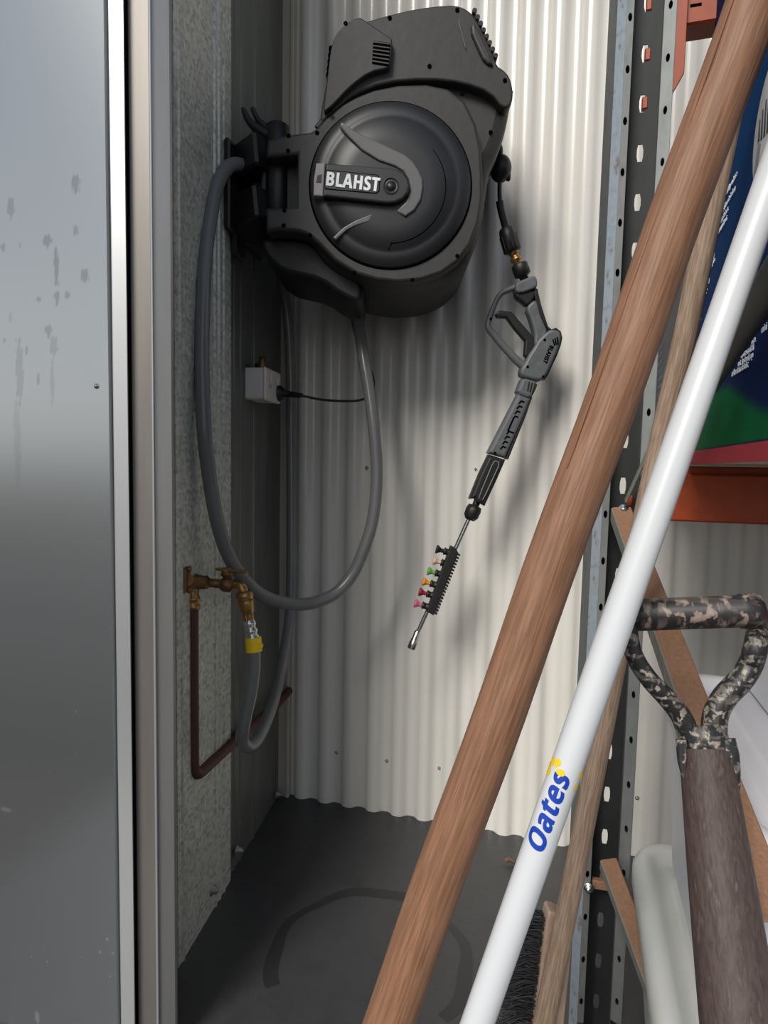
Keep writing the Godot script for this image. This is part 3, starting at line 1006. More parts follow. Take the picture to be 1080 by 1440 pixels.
func build_reel() -> void:
	var yb := Basis(Vector3.UP, YAW)
	var o := ray(548, 262)
	RF = Transform3D(yb, CAMPOS + o * (REEL_D / -(o.dot(yb.z))))
	var reel := thing("hose_reel", "large black retractable hose reel on the corrugated wall", "hose reel", RF)
	# rear drum case, seen from below
	var lo := [[440, 345], [452, 362], [470, 378], [500, 393], [530, 401], [560, 404], [592, 402], [622, 394], [648, 378], [668, 352], [678, 318], [684, 280], [690, 235], [702, 212], [712, 184], [719, 150], [722, 130], [718, 110], [704, 98], [660, 100], [600, 95], [530, 105], [480, 130], [450, 170], [438, 200], [428, 260], [430, 310]]
	obj("drum_case", rslab(lo, -0.03, -0.36, 0.03, 2, 0.06), M.reel, reel)
	var rb := [[370, 332], [430, 334], [452, 352], [480, 374], [512, 396], [508, 428], [480, 416], [450, 394], [412, 386], [394, 380], [376, 364], [366, 346]]
	var arm_back := obj("rear_bracket", rslab(rb, -0.06, -0.28, 0.01, 1), M.black, reel)
	arm_back.set_meta("label", "black bracket under the arm")
	# top cover
	var tc := [[450, 176], [451, 156], [456, 130], [465, 85], [478, 52], [500, 34], [520, 28], [548, 20], [579, 12.5], [612, 7.5], [640, 6], [657, 12], [668, 23], [678, 43], [690, 68], [699, 92], [708, 97], [717, 107], [721, 122], [722, 135], [718, 150], [706, 152], [690, 130], [650, 116], [600, 111], [540, 116], [500, 132], [472, 154]]
	var top := obj("top_cover", rslab(tc, -0.004, -0.30, 0.022, 1, 0.03), M.reel, reel)
	# ridge between cover and drum ring
	var lip := []
	for p in [[446, 181], [470, 152], [500, 129], [545, 113], [600, 108], [650, 112], [700, 126], [720, 134]]:
		lip.append(rl(p[0], p[1], -0.012))
	var st := mb()
	tube(st, spline(lip, 5), 0.007, 10, true)
	obj("seam", st, M.reel, reel)
	var mh := [[456, 158], [455, 150], [459, 120], [461, 100], [465, 66], [472, 48], [486, 33], [504, 23], [512, 27], [530, 40], [550, 53], [552, 57], [549, 92], [545, 96], [520, 101], [492, 122], [470, 146]]
	var housing := obj("motor_housing", rslab(mh, 0.012, -0.22, 0.014, 1, 0.02), M.reel, reel)
	housing.set_meta("label", "raised grey-black housing with a vent grille")
	obj("vent", rslab([[525, 57], [549, 60], [547, 93], [523, 89]], 0.0135, 0.006, 0.0005), M.hole, housing)
	for i in 6:
		var t := (i + 0.1) / 6.0
		obj("vent_bar", rslab([[525.3 - t * 2, 57 + t * 32], [548.7 - t * 2, 60 + t * 33], [548.5 - t * 2, 62.3 + t * 33], [525 - t * 2, 59.3 + t * 32]], 0.016, 0.012, 0.0006), M.reel, housing)
	for i in 5:
		var y := 66.0 + i * 9.2
		obj("vent_notch", rslab([[463 - i * 0.9, y - 2.4], [468 - i * 0.9, y - 2.4], [467 - i * 0.9, y + 2.4], [462 - i * 0.9, y + 2.4]], 0.0115, -0.1, 0.001), M.hole, housing)
	obj("crease", rslab([[646, 26], [650, 46], [656, 66], [655, 70], [649, 50], [644, 28]], 0.0, -0.01, 0.002, 1), M.reel_stripe, top)
	# ribbed right end of the cover
	obj("rib_panel", rslab([[660, 40], [668, 26], [698, 92], [682, 88], [672, 68]], 0.004, -0.2, 0.006, 1), M.reel, top)
	for i in 8:
		var t := i / 7.0
		st = mb()
		var p := rl(667.5 + t * 29, 28 + t * 62, -0.06)
		tube(st, [p + Vector3(-0.004, 0, 0.03), p + Vector3(-0.004, 0, -0.12)], 0.005, 10)
		obj("rib", st, M.black, top)
	# front plate with arm, then the round cover
	var fp := [[376, 196], [398, 190], [420, 187], [437, 185], [447, 178], [460, 163], [480, 147], [500, 136], [525, 126], [560, 119], [600, 118], [630, 124], [654, 142], [670, 175], [677, 210], [679, 245], [679, 280], [674, 312], [662, 344], [645, 367], [622, 384], [592, 394], [560, 397], [530, 394], [500, 385], [470, 366], [449, 344], [434, 331], [422, 326], [392, 323], [374, 325], [374, 292], [418, 291], [418, 217], [374, 221]]
	obj("front_plate", rslab(fp, 0.0, -0.05, 0.007), M.reel, reel)
	# dark pivot behind the window of the arm
	st = mb()
	var pv := rl(390, 255, -0.06)
	turned(st, [[0.02, -0.12], [0.026, -0.115], [0.026, 0.115], [0.02, 0.12], [0.001, 0.12]], Transform3D(Basis(), pv), 20)
	obj("pivot", st, M.black_rubber, reel)
	obj("pivot_housing", rslab([[372, 200], [400, 192], [424, 200], [424, 318], [394, 321], [372, 322], [366, 260]], -0.05, -0.14, 0.004), M.black_rubber, reel)
	# round drum cover
	st = mb()
	var sc := REEL_D / FOC
	var face := Transform3D(Basis(Vector3.RIGHT, PI / 2), rl(549, 262, 0.0))
	var R := 109.0 * sc
	lathe(st, [[R, -0.002], [R, 0.004], [R, 0.004], [R - 0.002, 0.007], [R * 0.84, 0.013], [R * 0.80, 0.0125], [R * 0.78, 0.016], [R * 0.5, 0.019], [R * 0.2, 0.020], [0.0005, 0.020]], face, 72)
	var cover := obj("drum_cover", st, M.reel_cover, reel)
	st = mb()
	lathe(st, [[R + 0.0035, -0.001], [R + 0.003, 0.0012], [R, 0.0018], [R - 0.001, 0.0]], face, 72)
	obj("groove", st, M.hole, cover)
	obj("stripe", rslab([[480, 171], [498, 183], [516, 192], [535, 201], [550, 208], [569, 217], [580, 226], [588, 238], [594, 251], [595, 262], [592, 280], [583, 295], [570, 304], [558, 296], [571, 283], [576, 268], [575, 252], [567, 240], [555, 233], [532, 225], [508, 210], [490, 192], [478, 177]], 0.0245, 0.012, 0.003), M.reel_stripe, cover)
	obj("stripe", rslab([[468, 334], [484, 319], [500, 310], [524, 300], [519, 311], [500, 317], [488, 323], [472, 337]], 0.0195, 0.010, 0.002), M.reel_stripe, cover)
	var gp := []
	for i in 19:
		var a := deg_to_rad(40.0 - 130.0 * i / 18.0)
		gp.append(rl(549 + cos(a) * 78, 262 - sin(a) * 80, 0.0168))
	gp.append(rl(551, 342, 0.0168))
	gp.append(rl(546, 351, 0.0155))
	st = mb()
	tube(st, gp, 0.0011, 6)
	obj("groove", st, M.hole, cover)
	# name plate
	var bar2 := [[458, 229], [500, 232], [548, 236], [560, 238], [569, 243], [575, 252], [577, 262], [574, 272], [567, 280], [556, 285], [545, 286], [500, 281], [454, 276]]
	var plate := obj("name_plate", rslab(bar2, 0.034, 0.012, 0.005), M.reel_cover, cover)
	obj("plate_inset", rslab([[459.5, 238.5], [531, 245.5], [534, 249], [534, 268], [530, 272.5], [457, 266]], 0.0348, 0.033, 0.0006), M.hole, plate)
	obj("plate_panel", rslab([[460.2, 239.5], [530.5, 246.5], [533, 249.5], [533, 267.6], [529.5, 271.4], [457.8, 265]], 0.0356, 0.033, 0.0006), M.reel_cover, plate)
	var clip := obj("clip", rslab([[444.5, 229], [457.5, 229], [456, 252], [454.5, 276], [440.5, 275], [441, 252]], 0.028, 0.006, 0.003), M.reel_clip, plate)
	clip.set_meta("label", "silver grey clip at the left end")
	obj("clip_window", rslab([[446.5, 246.5], [452.5, 245], [452, 257], [444.5, 256.5]], 0.0288, 0.027, 0.0004), M.black, clip)
	st = mb()
	turned(st, [[0.0165, 0.0], [0.0165, 0.0018], [0.0148, 0.0018], [0.0148, 0.0006], [0.009, 0.0006], [0.009, 0.0016], [0.0004, 0.0016]], Transform3D(Basis(Vector3.RIGHT, PI / 2), rl(549.5, 261.5, 0.034)), 28)
	obj("boss", st, M.reel_cover, plate)
	var lt := letters("BLAHST", 17.0 * sc, 0.0016)
	var bb := lt.get_aabb()
	var goal := 71.0 * sc
	var word := obj("lettering", lt, M.print_white, plate, Transform3D(Basis(Vector3.BACK, -0.098) * Basis.from_scale(Vector3(goal / bb.size.x, 1, 1)), rl(495.5, 256.3, 0.0362)))
	word.set_meta("label", "white lettering")
	# moulded screw recesses
	for p in [[486, 33, 0.012], [548, 25, -0.003], [643, 14, -0.003], [604, 93, -0.003], [650, 132, -0.003], [710, 113, -0.003], [690, 186, -0.028], [464, 155, 0.011], [446, 187, 0.0], [406, 191, 0.0], [405, 212, 0.0], [400, 296, 0.0], [399, 317, 0.0], [436, 331, 0.0], [498, 384, 0.0], [580, 394, 0.0], [643, 360, 0.0]]:
		st = mb()
		lathe(st, [[0.0045, 0.0], [0.0045, 0.0008], [0.0045, 0.0008], [0.0005, 0.0008]], Transform3D(Basis(Vector3.RIGHT, PI / 2), rl(p[0], p[1], p[2])), 12)
		obj("screw", st, M.hole, reel)
	# fork hook on the arm
	for f in [[[394, 196], [376, 190], [360, 180], [349, 168], [343, 156], [340, 155]], [[394, 192], [384, 187], [372, 178], [362, 167], [355, 152]]]:
		st = mb()
		var pts := []
		for p in f:
			pts.append(rl(p[0], p[1], -0.055 if f[0][1] == 196 else -0.085))
		var sp := spline(pts, 5)
		tube(st, sp, radii([0.014, 0.012, 0.009, 0.0065, 0.0055], sp.size()), 10, true)
		obj("hook", st, M.black, reel)
	obj("hook_web", rslab([[366, 190], [356, 184], [352, 184], [364, 200], [378, 210], [392, 208], [392, 192]], -0.05, -0.09, 0.004, 1), M.black, reel)
	# wall plate that carries the reel on the left wall
	st = mb()
	var inv := RF.affine_inverse()
	var wf := LW * Transform3D(Basis(Vector3.UP, PI / 2), Vector3.ZERO)
	var zc := lws(345, 300, 0.02).z
	var y1 := lws(345, 232, 0.02).y
	var y2 := lws(345, 340, 0.02).y
	for part in [[Vector3(0.018, (y1 + y2) * 0.5, zc), Vector3(0.014, absf(y1 - y2) + 0.02, 0.22)], [Vector3(0.018, y2 - 0.02, zc + 0.04), Vector3(0.014, 0.06, 0.06)]]:
		box(st, part[1], inv * LW * Transform3D(Basis(), part[0]), 0.004)
	var bracket := obj("wall_plate", st, M.black_rubber, reel)
	st = mb()
	var pw: Vector3 = inv * (LW * Vector3(0.02, (y1 + y2) * 0.5, zc))
	for dy in [0.055, -0.055]:
		bar(st, pw + Vector3(0, dy, 0), pv + Vector3(0, dy, -0.01), 0.13, 0.075, Vector3.UP, 0.006)
	obj("swivel_arm", st, M.black_rubber, bracket)

func pts_at(list: Array) -> Array:
	var out := []
	for p in list:
		out.append(at(p[0], p[1], p[2]))
	return out

func build_hoses() -> void:
	# the looped supply hose: from the swivel, down and round, up to the reel's underside
	var a := pts_at([[368, 272, 1.47], [356, 246, 1.44], [338, 232, 1.40], [320, 236, 1.37], [305, 262, 1.34], [295, 310, 1.31], [288, 370, 1.29], [285, 440, 1.28], [284, 510, 1.28], [287, 603, 1.28], [294, 667, 1.30], [305, 731, 1.32], [321, 780, 1.35], [341, 812, 1.38], [365, 835, 1.42], [391, 846, 1.46], [418, 850, 1.5], [447, 846, 1.53], [475, 832, 1.55], [497, 806, 1.56], [512, 772, 1.56], [523, 737, 1.56], [528.5, 699, 1.56], [530, 658, 1.56], [526, 604, 1.56], [519.5, 552, 1.57], [512, 508, 1.58], [506, 466, 1.6], [502, 437, 1.61], [500, 410, 1.62]])
	var st := mb()
	tube(st, spline(a, 5), 0.0148, 18, true)
	obj("hose", st, M.hose)
	tag_last("wide loop of grey rubber hose hanging from the reel's left swivel", "hose")
	# second hose: from behind the reel down the corner, round and up to the tap
	var h := thing("supply_hose", "grey hose from behind the reel down the corner to the tap", "hose")
	var b := pts_at([[384, 345, 1.72], [389, 365, 1.72], [398, 400, 1.73], [405, 450, 1.74], [408.5, 520, 1.76], [409.5, 604, 1.77], [410, 700, 1.77], [410, 795, 1.76], [408, 860, 1.73], [402, 905, 1.68], [394, 947, 1.62], [384, 988, 1.53], [371, 1022, 1.46], [360, 1042, 1.41], [349, 1050, 1.37], [341, 1042, 1.35], [342, 1025, 1.335], [347, 1000, 1.33], [353, 972, 1.33], [357, 940, 1.33], [357, 914, 1.33]])
	st = mb()
	tube(st, spline(b, 6), 0.0138, 18, true)
	obj("hose", st, M.hose, h)
	st = mb()
	tube(st, pts_at([[357.5, 916, 1.33], [356, 896, 1.33]]), 0.0168, 20, true)
	boxp(st, at(366, 908, 1.32) - Vector3(0.004, 0.004, 0.004), at(366, 908, 1.32) + Vector3(0.005, 0.004, 0.004), 0.001)
	var band := obj("band", st, M.yellow, h)
	band.set_meta("label", "yellow clamp band")
	st = mb()
	var c0 := at(355.5, 898, 1.33)
	var c1 := at(350, 872, 1.33)
	var f := along(c0, c1)
	var L := c0.distance_to(c1)
	lathe(st, [[0.0135, 0.0], [0.014, 0.15 * L], [0.0115, 0.2 * L], [0.0115, 0.3 * L], [0.014, 0.38 * L], [0.0135, 0.48 * L], [0.0112, 0.55 * L], [0.0112, 0.66 * L], [0.0135, 0.75 * L], [0.0125, 0.9 * L], [0.011, L]], f, 20)
	var barb := obj("hose_tail", st, M.clear, h)
	barb.set_meta("label", "silvery ribbed hose tail")
	st = mb()
	c0 = at(350, 874, 1.33)
	c1 = at(345.5, 844, 1.33)
	f = along(c0, c1)
	L = c0.distance_to(c1)
	turned(st, [[0.009, 0.0], [0.0105, 0.1 * L], [0.0105, 0.38 * L], [0.0155, 0.45 * L], [0.0165, 0.9 * L], [0.0165, L], [0.001, L]], f, 8)
	for k in 8:
		var an := TAU * k / 8
		box(st, Vector3(0.003, L * 0.34, 0.003), f * Transform3D(Basis(Vector3.UP, -an), Vector3(cos(an) * 0.0098, L * 0.2, sin(an) * 0.0098)), 0.001)
	obj("coupling", st, M.brass, h)
	# black power lead and its run up behind the loop
	var lead := thing("power_lead", "thin black power lead with round plug in the white socket", "lead")
	st = mb()
	var w := pts_at([[406, 553.5, 1.64], [418, 555, 1.63], [432, 558, 1.63], [452, 562, 1.64], [480, 564, 1.66], [505, 563, 1.68], [520, 556, 1.7], [526, 540, 1.72], [522, 522, 1.72], [512, 500, 1.7], [502, 478, 1.68], [496, 455, 1.66], [494, 432, 1.65], [494, 410, 1.65]])
	tube(st, spline(w, 5), 0.0032, 10, true)
	obj("cord", st, M.black_rubber, lead)
	st = mb()
	var pa := at(390, 553, 1.665)
	var pb := at(424, 556, 1.63)
	var pf := along(pa, pb)
	var pl := pa.distance_to(pb)
	lathe(st, [[0.001, -0.006], [0.021, -0.006], [0.021, -0.006], [0.021, 0.004], [0.018, 0.014], [0.011, 0.02], [0.0085, 0.022], [0.0075, pl * 0.7], [0.005, pl]], pf, 20)
	obj("plug", st, M.black, lead)

func tag_last(label: String, category: String, group := "") -> void:
	var o := get_child(get_child_count() - 1)
	o.set_meta("label", label)
	o.set_meta("category", category)
	if group != "":
		o.set_meta("group", group)

# ---------------------------------------------------------------- spray gun and lance
var GF := Transform3D()

func gl(px: float, py: float, z := 0.0) -> Vector3:
	return inf(px, py, GF, z)

func gslab(list: Array, front: float, back: float, bev: float, rounds := 0) -> SurfaceTool:
	var st := mb()
	var p := inf2(list, GF, front)
	if rounds:
		p = smooth2(p, rounds)
	slab(st, p, front, back, bev, Transform3D(), minf(bev, 0.006))
	return st

func gturn(prof: Array, a: Array, b: Array, sides := 20, z := 0.0) -> SurfaceTool:
	# prof: [radius px, share of the way]
	var st := mb()
	var pa := gl(a[0], a[1], z)
	var pb := gl(b[0], b[1], z)
	var l := pa.distance_to(pb)
	var k := 1.56 / FOC
	var out := []
	for q in prof:
		out.append([max(q[0] * k, 0.0003), q[1] * l])
	turned(st, out, along(pa, pb), sides)
	return st

func build_gun() -> void:
	var yb := Basis(Vector3.UP, YAW)
	var o := ray(740, 520)
	GF = Transform3D(yb, CAMPOS + o * (1.56 / -(o.dot(yb.z))))
	# the reel's own hose end that carries the gun
	var hz := thing("reel_hose", "black hose end with ball stop hanging out of the reel", "hose", GF)
	var st := mb()
	ball(st, gl(704, 237, 0.02), 0.0265, Vector3(0.95, 1.18, 0.95))
	var bs := obj("ball_stop", st, M.black_rubber, hz)
	st = mb()
	boxp(st, gl(716, 248, 0.02) - Vector3(0.006, 0.01, 0.006), gl(716, 248, 0.02) + Vector3(0.003, 0.008, 0.006), 0.002)
	obj("clamp_screw", st, M.black, bs)
	st = mb()
	tube(st, spline([gl(690, 228, 0.03), gl(688, 215, 0.03), gl(692, 204, 0.03), gl(699, 202, 0.03), gl(703, 210, 0.03), gl(702, 225, 0.025)], 6), 0.007, 12)
	obj("hook_loop", st, M.black_rubber, hz)
	st = mb()
	tube(st, spline([gl(703, 250, 0.02), gl(702.5, 270, 0.018), gl(704, 290, 0.014), gl(708, 308, 0.01), gl(713, 325, 0.004), gl(718, 345, 0.0)], 6), 0.0052, 12)
	obj("hose", st, M.black_rubber, hz)
	st = mb()
	tube(st, spline([gl(702.5, 283, 0.014), gl(705, 297, 0.012), gl(710, 316, 0.006), gl(713, 326, 0.003)], 6), 0.0088, 14)
	obj("sleeve", st, M.black, hz)
	st = gturn([[8, 0.0], [10, 0.06], [11.5, 0.35], [12, 0.95], [9, 1.0], [1, 1.0]], [711, 321], [721, 355])
	var fa := along(gl(711, 321), gl(721, 355))
	for k in 12:
		var an := TAU * k / 12
		box(st, Vector3(0.0025, 0.036, 0.0035), fa * Transform3D(Basis(Vector3.UP, -an), Vector3(cos(an) * 0.0198, 0.036, sin(an) * 0.0198)), 0.0008)
	obj("connector_grip", st, M.black, hz)
	obj("quick_connector", gturn([[6, 0.0], [7.5, 0.05], [7.5, 0.22], [5.5, 0.28], [5.5, 0.4], [7.8, 0.46], [7.8, 0.62], [5.2, 0.68], [6.2, 0.85], [6.2, 1.0], [1, 1.0]], [721, 352], [730, 376]), M.brass, hz)
	# the gun itself
	var g := thing("spray_gun", "grey and black pressure washer spray gun with long lance hanging by the wall", "spray gun", GF)
	st = gturn([[5, 0.0], [10, 0.02], [11.5, 0.12], [11.5, 0.85], [9, 0.95], [6, 1.0], [6, 1.3], [1, 1.3]], [729.5, 371], [736, 389], 12)
	obj("inlet_nut", st, M.black, g)
	var cap := [[725, 399], [728, 396], [747, 388], [752, 387], [755.5, 391], [756.5, 399], [755, 404], [738, 411], [726, 412]]
	obj("body", gslab([[752, 487], [756, 478], [770, 465], [778, 462.5], [787, 465], [790, 472], [789, 481], [784, 496], [776, 513], [769, 528], [763, 534], [757, 536], [733, 529.5], [732, 519], [738, 511], [744, 498]], 0.02, -0.022, 0.007, 1), M.gun, g)
	obj("grip", gslab([[740, 432], [752, 421], [756, 425], [759, 438], [765, 454], [771, 466], [764, 478], [752, 489], [752, 478], [752.5, 468], [746, 446]], 0.017, -0.018, 0.009, 1), M.gun, g)
	var gr := obj("grip_rubber", gslab([[751, 404], [756, 406], [761, 428], [766, 444], [771, 459], [776, 463], [782, 460.5], [789, 466], [791, 475], [789, 485], [783.5, 500], [776, 516], [771, 527], [766, 534], [770, 522], [778, 505], [785, 484], [786, 473], [781, 467], [772, 467], [764, 452], [758, 436], [753, 422]], 0.013, -0.019, 0.004), M.black, g)
	gr.set_meta("label", "black rubber back of the grip")
	obj("neck", gslab([[723, 411], [754, 405], [753, 420], [742, 431], [735, 424], [727, 419]], 0.013, -0.016, 0.006, 1), M.black, g)
	obj("cap", gslab(cap, 0.02, -0.022, 0.005, 1), M.gun, g)
	st = mb()
	var lp := []
	for p in [[730, 402], [718, 406.5], [706, 412], [700, 419], [694, 432], [689, 446], [686.5, 456], [688, 463], [697, 474], [708, 487], [720, 500], [730, 510], [738, 516]]:
		lp.append(gl(p[0], p[1], 0.0))
	var sp := spline(lp, 4)
	tube(st, sp, radii([0.0078, 0.0065, 0.0062, 0.007, 0.0082, 0.0095, 0.01, 0.0108], sp.size()), 12)
	obj("trigger_guard", st, M.gun, g)
	obj("trigger", gslab([[697, 441], [703, 436], [720, 438], [732, 452], [744, 466], [751, 474], [753, 485], [742, 504], [737.5, 499], [739, 479], [725, 463], [713, 446.5], [699, 445.5]], 0.01, -0.012, 0.004), M.black, g)
	obj("collar", gslab([[735, 530], [758, 537], [754, 549], [746, 562], [726, 553], [731, 540]], 0.021, -0.023, 0.008, 1), M.gun, g)
	for i in 3:
		obj("collar_rib", gslab([[743.5 + i * 4, 536.5 + i * 1.2], [745.5 + i * 4, 537 + i * 1.2], [743 + i * 3.6, 550 + i * 1.4], [741 + i * 3.6, 549.5 + i * 1.4]], 0.0225, 0.015, 0.0008), M.black, g)
	obj("lance_cover", gslab([[729, 553], [747, 560], [737, 586], [711, 644], [686, 637], [708, 594]], 0.018, -0.02, 0.008), M.gun, g)
	obj("cover_spine", gslab([[746, 561], [749, 558], [740, 584], [715, 646], [711, 645], [735, 588]], 0.012, -0.018, 0.003), M.black, g)
	for i in 10:
		if i in [4, 5]:
			continue
		var t := i / 9.0
		var cx := lerpf(733, 707, t)
		var cy := lerpf(564, 628, t)
		obj("chevron", gslab([[cx - 4, cy + 3.2], [cx, cy - 1.5], [cx + 5, cy + 0.6], [cx + 4.2, cy + 2.6], [cx + 0.6, cy + 1.0], [cx - 2.8, cy + 4.2]], 0.0192, 0.014, 0.0004), M.hole, g)
	obj("chevron", gslab([[721.5, 587], [723.5, 587.8], [715, 607], [713, 606.2]], 0.0192, 0.014, 0.0004), M.hole, g)
	obj("chevron", gslab([[714, 604.5], [723, 608], [722.2, 610], [713.2, 606.5]], 0.0192, 0.014, 0.0004), M.hole, g)
	var fg := obj("fore_grip", gslab([[688, 639], [711.5, 646.5], [700, 673], [682, 712], [676, 708.5], [670, 707], [668, 701], [660.5, 702], [675, 666]], 0.019, -0.021, 0.008), M.black, g)
	fg.set_meta("label", "black ribbed fore grip")
	st = mb()
	var oval := []
	for p in [[696, 648], [701.5, 650], [701, 656], [683, 695], [679, 702.5], [673.5, 700.5], [676, 693], [692, 654]]:
		oval.append(gl(p[0], p[1], 0.0192))
	oval.append(oval[0])
	tube(st, oval, 0.0013, 6, false)
	obj("oval_rim", st, M.gun_light, fg)
	obj("lance_nut", gturn([[5, -0.35], [5, 0.0], [9.5, 0.03], [11, 0.3], [10.5, 0.75], [6.5, 1.0], [1, 1.0]], [668.5, 711], [660, 731], 10), M.black, g)
	obj("lance", gturn([[3, 0.0], [3, 1.0]], [670, 706], [586, 893], 14), M.steel, g)
	obj("lance_end", gturn([[2.8, -0.1], [4.4, 0.0], [4.6, 0.38], [5.2, 0.4], [5.2, 0.55], [6, 0.6], [6.2, 0.97], [5.6, 1.0], [3.2, 1.0], [3.2, 0.8], [0.5, 0.8]], [587, 889], [578.5, 912], 18), M.steel, g)
	for p in [[766, 478], [742, 516], [764, 529.5], [739, 538], [696, 637], [690, 448.5], [728, 402]]:
		st = mb()
		lathe(st, [[0.0032, 0.0], [0.0032, 0.0012], [0.0032, 0.0012], [0.0003, 0.0012]], Transform3D(Basis(Vector3.RIGHT, PI / 2), gl(p[0], p[1], 0.0197 if p[1] > 460 else 0.006)), 10)
		obj("screw", st, M.hole, g)
	for i in 3:
		obj("vent_slot", gslab([[776.5 + i * 3, 477 - i * 1.6], [778.5 + i * 3, 477 - i * 1.6], [781 + i * 2.4, 486 - i], [779 + i * 2.4, 486 - i]], 0.0212, 0.012, 0.0004), M.hole, g)
	var lt := letters("BLAHST", 0.0098, 0.001)
	var bb := lt.get_aabb()
	var dir := gl(766, 509, 0.0) - gl(776, 486, 0.0)
	var word := obj("lettering", lt, M.hole, g, Transform3D(Basis(Vector3.BACK, atan2(dir.y, dir.x)) * Basis.from_scale(Vector3(0.043 / bb.size.x, 1, 1)), gl(771, 498, 0.0206)))
	word.set_meta("label", "black lettering along the body")
	# nozzle holder clipped on the lance
	var nh := thing("nozzle_holder", "black ribbed nozzle holder clipped on the spray lance", "holder", GF)
	obj("spine", gslab([[634, 768], [641, 771], [645, 778], [610, 866], [600, 860]], 0.012, -0.012, 0.003), M.black, nh)
	for i in 20:
		var t := (i + 0.5) / 20.0
		var cx := lerpf(643, 609, t)
		var cy := lerpf(777, 864, t)
		obj("rib", gslab([[cx - 1, cy - 1.3], [cx + 5.5, cy + 1.1], [cx + 4.8, cy + 3.2], [cx - 1.8, cy + 0.8]], 0.011, -0.011, 0.0008), M.black, nh)
	var cols := [[M.black, "black"], [mat(rgb8(206, 176, 156), 0.45), "cream"], [mat(rgb8(96, 160, 70), 0.45), "green"], [mat(rgb8(214, 140, 40), 0.45), "orange"], [mat(rgb8(140, 26, 50), 0.45), "dark red"], [mat(rgb8(190, 98, 130), 0.45), "pink"]]
	var at_px := [[617, 773], [613, 789], [605, 803.5], [598, 818.5], [593, 833], [586.5, 849]]
	for i in 6:
		var tipx: float = at_px[i][0]
		var tipy: float = at_px[i][1]
		var rx := tipx + 20.0
		var ry := tipy + 5.5
		obj("clip", gturn([[2, 0.0], [7, 0.05], [7, 0.4], [4.6, 0.5], [4.6, 0.8], [6, 0.9], [1, 1.0]], [rx + 3, ry + 1], [tipx + 6, tipy + 1.5], 12), M.black, nh)
		var nz := thing("spray_nozzle", "%s spray nozzle in the holder on the lance" % cols[i][1], "nozzle", GF, "spray nozzles in the holder")
		obj("tip", gturn([[2.6, 0.0], [3.2, 0.25], [2.8, 0.35], [4.6, 0.62], [6.2, 0.85], [6.2, 1.0], [3.2, 1.0], [3.0, 0.8], [0.4, 0.8]], [tipx + 7, tipy + 2], [tipx - 3.5, tipy - 1], 14), cols[i][0], nz)
		obj("stem", gturn([[1.5, 0.0], [1.8, 0.5], [2.6, 1.0]], [tipx + 18, tipy + 5], [tipx + 6.8, tipy + 2], 10), M.steel, nz)

